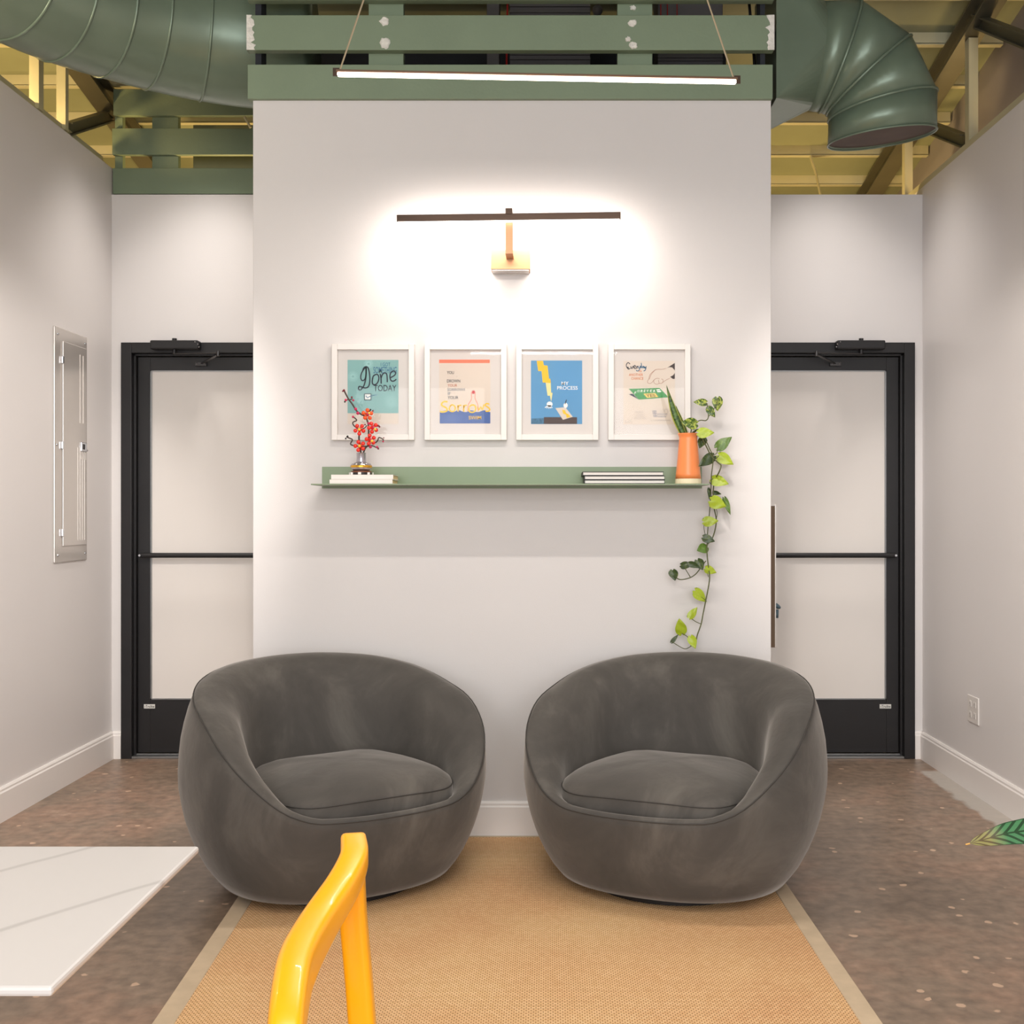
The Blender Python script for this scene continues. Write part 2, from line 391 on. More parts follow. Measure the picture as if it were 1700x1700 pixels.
# ------------------------------------------------------------------ doors
def text_mesh(bm, s, x0, x1, z0, z1, y, thick=0.0008, M=None, shear=0.0):
    c = bpy.data.curves.new('t', 'FONT'); c.body = s; c.size = 1; c.resolution_u = 3; c.offset = .008; c.shear = shear
    o = bpy.data.objects.new('t', c); COL.objects.link(o)
    dg = bpy.context.evaluated_depsgraph_get(); me = bpy.data.meshes.new_from_object(o.evaluated_get(dg))
    xs = [v.co.x for v in me.vertices]; ys = [v.co.y for v in me.vertices]
    ax, bx_, ay, by = min(xs), max(xs), min(ys), max(ys)
    t = bmesh.new(); t.from_mesh(me)
    for v in t.verts:
        u = (v.co.x-ax)/(bx_-ax); w = (v.co.y-ay)/(by-ay)
        p = Vector((x0+(x1-x0)*u, y, z0+(z1-z0)*w))
        v.co = M @ p if M else p
    me2 = bpy.data.meshes.new('t'); t.to_mesh(me2); t.free(); bm.from_mesh(me2)
    bpy.data.objects.remove(o, do_unlink=True)

M_paper = mat('sticker_white', srgb(225, 222, 216), 0.6, var=0.01)
M_ink = mat('black_ink', srgb(30, 30, 34), 0.7, var=0.02)
def make_door(name, x0, x1, hinge, label):
    """x0..x1 outer frame; hinge side = 'l' or 'r' is where the glass edge shows"""
    yf = D1-0.012
    root = sroot(name, ((x0+x1)/2, D1, 0), label)
    t = DT; fw = 0.055
    bm = bmesh.new()
    box(bm, x0, x0+fw, yf, D1+0.11, 0, t); box(bm, x1-fw, x1, yf, D1+0.11, 0, t); box(bm, x0+fw, x1-fw, yf, D1+0.11, t-fw, t)
    box(bm, x0+fw, x0+fw+0.012, yf+0.03, D1+0.11, 0, t-fw); box(bm, x1-fw-0.012, x1-fw, yf+0.03, D1+0.11, 0, t-fw); box(bm, x0+fw, x1-fw, yf+0.03, D1+0.11, t-fw-.012, t-fw)
    link('door_frame', bm, M_black, root, bevel=0.002)
    a = x0+fw+0.014; b = x1-fw-0.014; top = t-fw-0.014; y0 = D1+0.045; y1 = D1+0.09
    g0 = X(244, D1)-X(202, D1)+x0; g1 = x1-(g0-x0)
    gt = Z(613, D1)+0.0; gb = Z(1164, D1)-0.0
    bm = bmesh.new()
    box(bm, a, g0, y0, y1, 0.022, top); box(bm, g1, b, y0, y1, 0.022, top); box(bm, g0, g1, y0, y1, gt, top); box(bm, g0, g1, y0, y1, 0.022, gb)
    leaf = link('door_leaf', bm, M_black, root, bevel=0.0015)
    bm = bmesh.new()
    for (p, q, r_, s) in ((g0, g0+.006, gb, gt), (g1-.006, g1, gb, gt), (g0, g1, gt-.005, gt), (g0, g1, gb, gb+.005)): box(bm, p, q, y0+.006, y0+.016, r_, s)
    link('glazing_bead', bm, M_sill, leaf)
    bx('glass_pane', (g0, g1, y0+.016, y0+.024, gb, gt), M_frost, root)
    # pull bar across the glass
    zb = Z(922, D1)
    bm = bmesh.new(); yb = y0-0.045
    tube(bm, [(a+0.03, yb, zb), (b-0.03, yb, zb)], 0.0135, n=14, smooth=0)
    for xx in (a+0.045, b-0.045): tube(bm, [(xx, yb, zb), (xx, y0, zb)], 0.011, n=12, smooth=0)
    pb = link('push_bar', bm, M_black, root, smooth=False, bevel=0.001)
    bm = bmesh.new()
    for xx in (a+0.03, b-0.03): tube(bm, [(xx-0.001, yb-0.0142, zb), (xx-0.001, yb-0.0155, zb)], 0.006, n=12, smooth=0)
    link('bar_screw', bm, M_chrome, pb)
    # closer body on the frame head + folding arm
    s = 1 if hinge == 'l' else -1
    e = x0 if hinge == 'l' else x1
    cx = lambda m_: e+s*m_
    bm = bmesh.new(); zt = t-0.018
    xa, xb = sorted((cx(0.17), cx(0.42))); box(bm, xa, xb, yf-0.055, yf, zt-0.024, zt+0.022)
    cl = link('door_closer', bm, M_black, root, bevel=0.006)
    bm = bmesh.new(); tube(bm, [(cx(.29), yf-.03, zt+.022), (cx(.29), yf-.03, zt+.034)], 0.012, n=14, smooth=0)
    tube(bm, [(cx(.29), yf-.03, zt-.024), (cx(.29), yf-.03, zt-.050)], 0.010, n=14, smooth=0)
    link('closer_spindle', bm, M_black, cl)
    bm = bmesh.new()
    beam(bm, (cx(.29), yf-.04, zt-.048), (cx(.545), yf-.13, zt-.056), .020, .006)
    beam(bm, (cx(.545), yf-.13, zt-.062), (cx(.41), y0-.012, zt-.088), .018, .006)
    tube(bm, [(cx(.545), yf-.13, zt-.045), (cx(.545), yf-.13, zt-.072)], .009, n=12, smooth=0)
    p, q = sorted((cx(.375), cx(.435))); box(bm, p, q, y0-.02, y0, zt-.100, zt-.078)
    link('closer_arm', bm, mat('closer_arm_metal', srgb(70, 68, 68), .3, metal=.8), cl, bevel=.0015)
    bm = bmesh.new()
    for i, m_ in enumerate((.405, .42, .425)): sphere(bm, (cx(m_), yf-.056, zt+(.012, 0, -.014)[i]), .0035, seg=8)
    for m_ in (.385, .425): sphere(bm, (cx(m_), y0-.021, zt-.089), .003, seg=8)
    link('closer_screw', bm, M_chrome, cl)
    # threshold
    bm = bmesh.new(); box(bm, x0+fw, x1-fw, D1-0.01, D1+0.12, 0, 0.012); box(bm, x0+fw, x1-fw, D1+.03, D1+.12, .012, .018)
    link('threshold', bm, M_sill, root, bevel=.002)
    # sticker
    sx0, sx1 = (X(234, D1), X(252.5, D1)) if hinge == 'l' else (X(1464.5, D1), X(1483.5, D1))
    zc0, zc1 = Z(1178.5, D1), Z(1171.5, D1); k = y0/D1
    sx0 *= 1; st = bx('sticker', (sx0, sx1, y0-.0015, y0, zc0, zc1), M_paper, root)
    st['label'] = 'small white sticker reading Trulite'
    bm = bmesh.new(); text_mesh(bm, '›Trulite', sx0+.004, sx1-.003, zc0+.004, zc1-.004, y0-.0022); link('lettering', bm, M_ink, st)
    # back light blocking room behind the glass
    return root
make_door('door_1', DL0, DL1, 'l', 'black framed frosted glass door left of the white column wall')
make_door('door_2', DR0, DR1, 'r', 'black framed frosted glass door right of the white column wall')

# ------------------------------------------------------------------ slatted timber screens
def blob(bm, px, py, r, d, seed, ry=None, th=.004):
    rnd = random.Random(seed); n = 14; vs = []; c = P(px, py, d)
    for i in range(n):
        a = 2*PI*i/n; k = rnd.uniform(.7, 1.1); rr = r*F and k*r*d/F
        vs.append((c.x+rr*math.cos(a), c.z+(ry or r)/r*rr*math.sin(a)))
    A = [bm.verts.new((x, d, z)) for x, z in vs]; B = [bm.verts.new((c.x+(x-c.x)*.8, d-th, c.z+(z-c.z)*.8)) for x, z in vs]
    for i in range(n): bm.faces.new((A[i], A[(i+1)%n], B[(i+1)%n], B[i]))
    bm.faces.new(B); bm.faces.new(A[::-1])
yb = D0-0.02
t = thing('slat_screen', 'sage green board screen standing on top of the white column wall', 'screen', ((CX0+CX1)/2, D0+.03, CT))
for (y1_, y0_, pa, pb_) in ((107, 164, 411, 1283), (25, 83, 410, 1285), (-57, 1-1, 410, 1285)):
    bx('board', (X(pa, yb), X(pb_, yb), yb, D0+.018, Z(y0_, yb), Z(y1_, yb)-.0), M_green, t, bevel=.002)
for (pa, pb_) in ((612, 670), (1025, 1083)):
    bx('upright', (X(pa, D0+.02), X(pb_, D0+.02), D0+.0185, D0+.06, CT+.001, 3.75), M_green, t, bevel=.002)
for (pa, pb_) in ((424, 434), (1262, 1270)):
    bx('upright', (X(pa, D0+.02), X(pb_, D0+.02), D0+.0185, D0+.10, CT+.001, 3.75), M_void, t)['label'] = 'dark narrow end post'
k = 0
for (px, py, r, ry) in ((638, 35, 9, 8), (639, 71, 9, 11), (1051, 13, 6, 5), (1050, 38, 8, 7), (1043, 65, 5, 5), (1051, 75, 8, 7)):
    k += 1; bm = bmesh.new(); blob(bm, px, py, r, yb if py != 13 else D0+.0185, k*3, ry); link('plaster_patch', bm, M_plaster, t)
for (px, s_) in ((416, 1), (1279, -1)):
    bm = bmesh.new(); rnd = random.Random(px); L_ = []; R_ = []
    n = 14
    e_ = 410 if s_ == 1 else 1285
    for i in range(n+1):
        py = 25+58*i/n; w = rnd.uniform(6, 15); L_.append(P(e_-s_*.5, py, yb)); R_.append(P(e_+s_*w, py, yb))
    for layer in (0,):
        a = [bm.verts.new(p+Vector((0, -.003, 0))) for p in L_]; b = [bm.verts.new(p+Vector((0, -.001, 0))) for p in R_]
        c = [bm.verts.new(p+Vector((0, .03, 0))) for p in L_]
        for i in range(n): bm.faces.new((a[i], a[i+1], b[i+1], b[i])); bm.faces.new((a[i], c[i], c[i+1], a[i+1]))
    link('plaster_patch', bm, M_plaster, t)

ys = D1
t = thing('slat_screen', 'sage green board screen standing above the left door wall', 'screen', (-1.8, D1+.03, ZB))
for (ya, yb2, pa) in ((279, 322, 187), (213, 257, 186), (148, 192, 188)):
    bx('board', (X(pa, ys), CX0, ys, ys+.03, Z(yb2, ys)+.001, Z(ya, ys)), M_green, t, bevel=.002)
bx('upright', (X(249, ys), X(293, ys), ys+.031, ys+.07, ZB+.002, 3.50), M_green, t, bevel=.002)
bx('upright', (X(187, ys), X(200, ys), ys+.031, ys+.07, ZB+.002, 3.50), M_green, t, bevel=.002)
bx('side_panel', (X(293, ys)+.01, CX0-.002, ys+.25, ys+.27, ZB+.002, 3.40), M_roof, t)

# ------------------------------------------------------------------ dark void behind the column screen
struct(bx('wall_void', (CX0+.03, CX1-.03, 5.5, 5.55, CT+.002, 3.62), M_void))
def cab(name, label, pa, pb_, ya, yb3, d, m, dep=.25, ribs=()):
    t = thing(name, label, 'cabinet' if 'cabinet' in name else 'duct', (X((pa+pb_)/2, d), d, CT))
    zlow = CT+.003
    bx('casing', (X(pa, d), X(pb_, d), d, d+dep, zlow, min(Z(ya, d), ZD(d+dep)-.07)), m, t, bevel=.003)
    for r in ribs:
        bx('rib', (X(pa, d), X(pb_, d), d-.006, d, Z(r, d)-.004, Z(r, d)+.004), m, t)
    return t
cab('air_handler_cabinet', 'wide grey sheet metal cabinet behind the middle gap of the column screen', 846, 980, -40, 160, 4.85, M_cab, .3, (98, 90, 10, 20))
cab('control_cabinet', 'flat grey metal cabinet behind the right gap of the column screen', 1092, 1200, -30, 160, 4.95, M_cab, .2, (100, 95))
cab('narrow_cabinet', 'narrow grey metal cabinet behind the column screen beside the red pipe', 808, 829, -30, 160, 4.85, M_cab, .1)
bm = bmesh.new(); tube(bm, [P(838.5, 170, 4.84)+Vector((0,0,.0)), P(841, 106, 4.84), P(843, -30, 4.84)], .004, smooth=0)
for v in bm.verts: v.co.z = max(v.co.z, CT+.003)
tag(link('red_pipe', bm, M_red), 'thin red pipe rising behind the column screen beside the wide grey cabinet', 'pipe')
for px in (1097, 1108, 1124):
    bm = bmesh.new(); tube(bm, [P(px, 28, 4.90), P(px, -30, 4.90)], .0022, smooth=0)
    tag(link('control_wire', bm, M_red), 'thin red wire behind the upper gap of the column screen', 'wire', 'red wires above the control cabinet')
bm = bmesh.new(); tube(bm, [Vector((X(1254,4.7),4.7,CT+.003)), P(1252, 100, 4.7), P(1245, 20, 4.7), P(1241, -25, 4.7)], .006, smooth=5)
tag(link('flexible_conduit', bm, M_black), 'black flexible conduit rising behind the right end of the column screen', 'conduit')
bm = bmesh.new(); sphere(bm, P(992, 17, 4.82), .022); tube(bm, [P(992, 17, 4.82), P(992, 17, 4.82)+Vector((0, .3, 0))], .015, smooth=0)
tag(link('pipe_elbow', bm, M_cab, smooth=True), 'short round grey pipe end behind the column screen right of the wide cabinet', 'pipe')

# ------------------------------------------------------------------ trusses on the side walls
def truss(x, xa, xb, ztop, drop, label, posts, webs, dend):
    t = thing('steel_truss', label, 'truss', (x, 5, ztop))
    def zc(d): return ZD(d)-drop
    bm = bmesh.new(); box(bm, xa, xb, -1, dend, ztop+.001, ztop+.032); box(bm, x-.004, x+.004, -1, dend, ztop+.032, ztop+.06)
    link('bottom_chord', bm, M_steel, t)
    for (d, w) in posts:
        bm = bmesh.new(); box(bm, x-.022, x+.022, d-w/2, d-w/2+.012, ztop+.033, zc(d)-.055); box(bm, x-.022, x-.012, d-w/2+.0125, d+w/2, ztop+.033, zc(d)-.055); box(bm, x+.012, x+.022, d-w/2+.0125, d+w/2, ztop+.033, zc(d)-.055)
        link('post', bm, M_steel, t)
    for (da, za, db, zb_) in webs:
        bm = bmesh.new(); beam(bm, (x, da, za), (x, db, zb_), .008, .055); beam(bm, (x, da, za-.028), (x, db, zb_-.028), .05, .008); beam(bm, (x, da, za+.028), (x, db, zb_+.028), .05, .008)
        link('web', bm, M_rafter, t)
    bm = bmesh.new()
    y0, y1 = -1, 8.8
    beam(bm, (x, y0, zc(y0)), (x, y1, zc(y1)), .010, .10)
    beam(bm, (x, y0, zc(y0)-.05), (x, y1, zc(y1)-.05), .10, .008)
    beam(bm, (x, y0, zc(y0)+.05), (x, y1, zc(y1)+.05), .10, .008)
    link('top_chord', bm, M_rafter, t)
    return t
truss(XR+.05, XR+.003, XR+.09, ZR, .115, 'cream steel truss standing on the right side wall in front of a grey wall', [(6.40, .05), (5.43, .05), (4.40, .05)],
      [(5.52, 3.08, 6.36, 3.47), (4.48, 3.08, 5.38, 3.60)], 6.45)
truss(XL-.05, XL-.09, XL-.035, ZL, .13, 'cream steel truss standing on the left side wall below the big round duct', [(5.22, .05), (5.50, .035)],
      [(5.56, 3.15, 6.12, 3.41)], 5.99)
# loose strap hanging on the right
bm = bmesh.new()
sec = [(-1, -.12), (1, -.12), (1, .12), (-1, .12)]
tube(bm, [Vector((X(1345,6.774),6.774,ZD(6.774)-.058)), P(1349, 272, 6.77), P(1355, 290, 6.76), P(1364, 335, 6.7)], .018, sec=sec)
tag(link('hanging_strap', bm, M_steel), 'thin cream metal strap hanging from the roof above the right door wall', 'strap')
bm = bmesh.new(); tube(bm, [P(406, 194, 5.9), P(416, 212, 5.9)], .007, smooth=0)
tag(link('threaded_rod', bm, M_steel), 'short slanted threaded rod beside the left edge of the column wall', 'rod')
bm = bmesh.new()
for i, off in enumerate((0, .09, .17)):
    pass
for (a, b, r) in (((196, 190, 6.35), (240, 275, 6.9), .03), ((214, 190, 6.35), (256, 275, 6.9), .02)):
    bm = bmesh.new(); A = P(*a); B = P(*b); tube(bm, [A, B+(B-A)*.1], r, smooth=0, n=14)
    tag(link('round_pipe', bm, M_steel, smooth=True), 'round %s cream pipe slanting down behind the left board screen' % ('thick' if r > .025 else 'thin'), 'pipe')

# ------------------------------------------------------------------ ducts
def ring(bm, c, axis, r, m_, n=48):
    pass
def duct_sweep(name, label, pts, r, seams, extra=None, seam_r=.006):
    t = thing(name, label, 'duct', pts[0])
    bm = bmesh.new(); ps = tube(bm, pts, r, n=56, smooth=8)
    link('duct_body', bm, M_duct, t, smooth=True)
    m = len(ps)
    for s in seams:
        i = min(m-2, max(1, int(s*(m-1)))); p = ps[i]; tt = (ps[i+1]-ps[i-1]).normalized()
        rr = r(i/(m-1)) if callable(r) else r
        q = tt.to_track_quat('Z', 'Y').to_matrix().to_4x4()
        bm = bmesh.new(); n = 56; k = 6
        for a in range(n):
            pass
        R = []
        for a in range(n):
            A = 2*PI*a/n
            R.append([bm.verts.new(Matrix.Translation(p) @ q @ Vector(((rr+seam_r*math.cos(2*PI*j/k))*math.cos(A), (rr+seam_r*math.cos(2*PI*j/k))*math.sin(A), seam_r*math.sin(2*PI*j/k)))) for j in range(k)])
        for a in range(n):
            for j in range(k): bm.faces.new((R[a][j], R[(a+1)%n][j], R[(a+1)%n][(j+1)%k], R[a][(j+1)%k]))
        link('duct_seam', bm, M_duct, t, smooth=True)
    return t
duct_sweep('round_duct', 'large sage green round duct curving in from the upper left behind the column screen', 
           [(-1.02, 4.98, 3.315), (-1.25, 4.96, 3.315), (-1.50, 4.88, 3.325), (-1.74, 4.72, 3.335), (-1.95, 4.47, 3.335), (-2.10, 4.15, 3.345), (-2.22, 3.75, 3.38), (-2.32, 3.2, 3.44)], .265,
           [.145, .275, .38, .47, .56, .66, .78])
# right elbow of gores
t = thing('duct_elbow', 'large sage green elbow duct with segmented gores and open mouth facing down at upper right', 'duct', P(1375, 180, 4.75))
dd = 4.80
def gore_ring(px_in, py_in, px_out, py_out, d_in, d_out, n=48, depth=.20, k=0):
    a = P(px_in, py_in, d_in); b = P(px_out, py_out, d_out); c = (a+b)/2; u = (b-a)/2
    w = Vector((0, 1, k)); w = (w-u.normalized()*w.dot(u.normalized())).normalized()*depth
    return [c+u*math.cos(2*PI*i/n)+w*math.sin(2*PI*i/n) for i in range(n)]
R_ = [gore_ring(1345, 180, 1361, 8, dd, dd), gore_ring(1364, 183, 1424, 6, dd, dd), gore_ring(1375, 186, 1509, 66, dd, dd), gore_ring(1379, 196, 1550, 158, dd-.02, dd+.02, k=.05),
      gore_ring(1381, 236, 1546, 222, dd-.03, dd+.06, k=.09)]
cols = []
for i in range(len(R_)-1):
    bm = bmesh.new(); A = [bm.verts.new(p) for p in R_[i]]; B = [bm.verts.new(p) for p in R_[i+1]]; n = len(A)
    for j in range(n): bm.faces.new((A[j], A[(j+1)%n], B[(j+1)%n], B[j]))
    o = link('gore', bm, M_duct, t, smooth=True); md = o.modifiers.new('s', 'SOLIDIFY'); md.thickness = .003
for i in range(1, 5):
    bm = bmesh.new(); pts = R_[i]+[R_[i][0]]
    tube(bm, pts, .006 if i < 4 else .004, n=6, smooth=0, caps=False); link('duct_seam', bm, M_duct, t, smooth=True)
M_mouth = mat('mouth_liner', srgb(88, 74, 66), .8, var=.15)
bm = bmesh.new(); c = sum(R_[4], Vector())/len(R_[4]); a4 = [c+(p-c)*.985+(P(1400, 160, dd)-P(1402, 205, dd))*.08 for p in R_[4]]
bm.faces.new([bm.verts.new(p) for p in a4]); link('mouth_liner', bm, M_mouth, t)
# transition from round to rectangular
bm = bmesh.new(); A = R_[0]; n = len(A); c0 = sum(A, Vector())/n
hx = X(1270, dd); zt_, zb_ = Z(-30, dd), Z(197, dd); ya_, yb_ = dd-.24, dd+.24
rect = [Vector((hx, ya_, zb_)), Vector((hx, ya_, zt_)), Vector((hx, yb_, zt_)), Vector((hx, yb_, zb_))]
rv = [bm.verts.new(p) for p in rect]; av = [bm.verts.new(p) for p in A]
def quad(p): 
    return (0 if p.z < c0.z else 1) if p.y < dd else (3 if p.z < c0.z else 2)
for j in range(n):
    q0 = quad(A[j]); q1 = quad(A[(j+1)%n])
    bm.faces.new((av[j], av[(j+1)%n], rv[q0]))
    if q0 != q1: bm.faces.new((av[(j+1)%n], rv[q1], rv[q0]))
bm.faces.new(rv)
link('transition', bm, M_duct, t)

# ------------------------------------------------------------------ electrical panel on left wall
t = thing('electrical_panel', 'tall brushed steel breaker panel set in the left wall', 'panel', (XL, 5.2, 1.1))
def dl(px): return F*abs(XL)/(HX-px)
d_a, d_b = dl(88), dl(142); z0 = Z(935, d_a); z1 = Z(540, d_a)
bx('cover_plate', (XL, XL+.008, d_a, d_b, z0, z1), M_panel, t, bevel=.004)
da2, db2 = dl(100), dl(138.5)
dr = bx('panel_door', (XL+.008, XL+.015, da2, db2, z0+.075, z1-.06), M_panel, t, bevel=.003)
bm = bmesh.new()
for f_ in (.62, .72, .82, .92):
    y = da2+(db2-da2)*f_; box(bm, XL+.015, XL+.017, y-.003, y+.003, z0+.10, Z(715, d_b)-.09); 
for f_ in (.72, .86):
    y = da2+(db2-da2)*f_; box(bm, XL+.015, XL+.017, y-.003, y+.003, Z(715, d_b)+.03, z1-.10)
link('rib', bm, M_panel, dr)
bm = bmesh.new(); zc = Z(742, dl(133))
box(bm, XL+.015, XL+.021, dl(128.5), dl(137.5), zc-.022, zc+.022); lt = link('latch', bm, M_chrome, dr, bevel=.002)
bx('latch_slot', (XL+.021, XL+.0215, dl(130.5), dl(134), zc-.013, zc+.013), M_black, lt)
bm = bmesh.new(); box(bm, XL+.015, XL+.0155, dl(128.5), dl(138), zc-.062, zc-.026); link('label_plate', bm, M_white, dr)
for zz in (z1-.15, (z0+z1)/2, z0+.14):
    bx('hinge', (XL+.008, XL+.018, da2-.012, da2+.002, zz-.018, zz+.018), M_chrome, dr, bevel=.002)
for (yy, zz) in ((d_a+.03, z1-.035), (d_b-.03, z1-.035), (d_a+.03, z0+.035), (d_b-.03, z0+.035), (d_a+.02, (z0+z1)/2), (d_b-.008, (z0+z1)/2-.01)):
    bm = bmesh.new(); sphere(bm, (XL+.009, yy, zz), .006, seg=10); link('screw', bm, M_chrome, t)

# outlet on right wall
def drr(px): return F*XR/(px-HX)
t = thing('wall_outlet', 'white double wall outlet plate low on the right side wall', 'outlet', (XR, drr(1617), .5))
da, db = drr(1626), drr(1608); zz0, zz1 = Z(1205, da), Z(1160, da)
bx('cover_plate', (XR-.006, XR, da, db, zz0, zz1), M_white, t, bevel=.002)
M_slot = mat('slot_grey', srgb(120, 112, 106), .7)
for fy in (.3, .7):
    yc = da+(db-da)*fy
    for fz in (.3, .7):
        zc = zz0+(zz1-zz0)*fz
        s_ = bx('socket', (XR-.008, XR-.006, yc-.012, yc+.012, zc-.014, zc+.014), M_white, t, bevel=.001)
        bm = bmesh.new(); box(bm, XR-.0084, XR-.008, yc-.006, yc-.004, zc-.003, zc+.007); box(bm, XR-.0084, XR-.008, yc+.004, yc+.006, zc-.003, zc+.007); box(bm, XR-.0084, XR-.008, yc-.002, yc+.002, zc-.01, zc-.006)
        link('slot', bm, M_slot, s_)

# drinking fountain on right face of column
t = thing('water_dispenser', 'slim brown and steel water fountain fixed to the right side of the column wall', 'fountain', (CX1, 4.95, .7))
dfa = 4.80; fx = X(1286.5, dfa)
bx('back_panel', (CX1, fx, dfa, 5.12, Z(1075, dfa), Z(840, dfa)), mat('brown_panel', srgb(104, 82, 62), .5, metal=.3), t)
bx('steel_front', (fx, fx+.004, dfa-.002, 5.12, Z(1075, dfa), Z(838, dfa)), M_panel, t)
bx('top_cap', (CX1, fx+.004, dfa-.003, 5.12, Z(840, dfa), Z(837, dfa)), M_white, t)
M_teal = mat('teal_plastic', srgb(74, 96, 108), .4, metal=.3)
bm = bmesh.new(); lathe(bm, [(.015, -.035), (.016, 0)], (fx+.016, 4.88, Z(1012, 4.88)), n=16); sphere(bm, (fx+.018, 4.88, Z(1005, 4.88)), .025, sz=.45, M=Matrix.Rotation(.5, 4, 'Y'))
link('spout', bm, M_teal, t, smooth=True)

# ------------------------------------------------------------------ rug
t = thing('sisal_rug', 'tan woven sisal rug with cloth binding under both armchairs', 'rug', (-.08, 3, 0))
def rl(y): return -1.035+(3.84-y)*.043+.0
def rr_(y): return .822+(3.95-y)*.016
ya, yb4 = 0.9, 4.527
bw = .055
def strip(name, pts, z0, z1, m, bev=0):
    bm = bmesh.new(); A = [bm.verts.new((p[0], p[1], z0)) for p in pts]; B = [bm.verts.new((p[0], p[1], z1)) for p in pts]; n = len(pts)
    for i in range(n): bm.faces.new((A[i], A[(i+1)%n], B[(i+1)%n], B[i]))
    bm.faces.new(A[::-1]); bm.faces.new(B); return link(name, bm, m, t, bevel=bev)
strip('weave', [(rl(ya)+bw, ya+bw), (rr_(ya)-bw, ya+bw), (rr_(yb4)-bw, yb4-.012), (rl(yb4)+bw, yb4-.012)], .0005, .007, M_sisal)
strip('binding', [(rl(ya), ya), (rl(ya)+bw, ya+bw), (rl(yb4)+bw, yb4), (rl(yb4), yb4)], .0005, .009, M_bind, .003)
strip('binding', [(rr_(ya)-bw, ya+bw), (rr_(ya), ya), (rr_(yb4), yb4), (rr_(yb4)-bw, yb4)], .0005, .009, M_bind, .003)
strip('binding', [(rl(ya), ya), (rr_(ya), ya), (rr_(ya)-bw, ya+bw), (rl(ya)+bw, ya+bw)], .0005, .009, M_bind, .003)
strip('binding', [(rl(yb4)+bw, yb4-.012), (rr_(yb4)-bw, yb4-.012), (rr_(yb4)-bw, yb4), (rl(yb4)+bw, yb4)], .0005, .009, M_bind)

# ------------------------------------------------------------------ armchairs
def interp(tab, x):
    if x <= tab[0][0]: return tab[0][1]
    if x >= tab[-1][0]: return tab[-1][1]
    n = len(tab)
    for i in range(n-1):
        a, va = tab[i]; b, vb = tab[i+1]
        if x <= b:
            def sl(k):
                if k <= 0 or k >= n-1: return 0.0 if tab is RIM else (tab[min(k+1, n-1)][1]-tab[max(k-1, 0)][1])/(tab[min(k+1, n-1)][0]-tab[max(k-1, 0)][0])
                l = (tab[k][1]-tab[k-1][1])/(tab[k][0]-tab[k-1][0]); r = (tab[k+1][1]-tab[k][1])/(tab[k+1][0]-tab[k][0])
                return 0.0 if l*r <= 0 else 2*l*r/(l+r)
            h = b-a; t_ = (x-a)/h; m0 = sl(i)*h; m1 = sl(i+1)*h
            return (2*t_**3-3*t_**2+1)*va+(t_**3-2*t_**2+t_)*m0+(-2*t_**3+3*t_**2)*vb+(t_**3-t_**2)*m1
SO = [(.035, .76), (.06, .80), (.10, .85), (.18, .92), (.28, .975), (.38, 1.0), (.48, .99), (.58, .955), (.66, .905), (.74, .84)]
RIM = [(0, .312), (22, .316), (32, .338), (51, .438), (67, .530), (79, .588), (92, .630), (119, .688), (150, .722), (180, .735)]
AX, BY, NE = .520, .475, 2.35
def plan(phi, s, dx=0):
    c = -math.cos(phi); sn = math.sin(phi)
    e = 2/NE
    x = AX*math.copysign(abs(sn)**e, sn); y = BY*math.copysign(abs(c)**e, c)
    L_ = math.hypot(x, y)
    return Vector((x, y, 0))*(max(0, s-dx/L_))
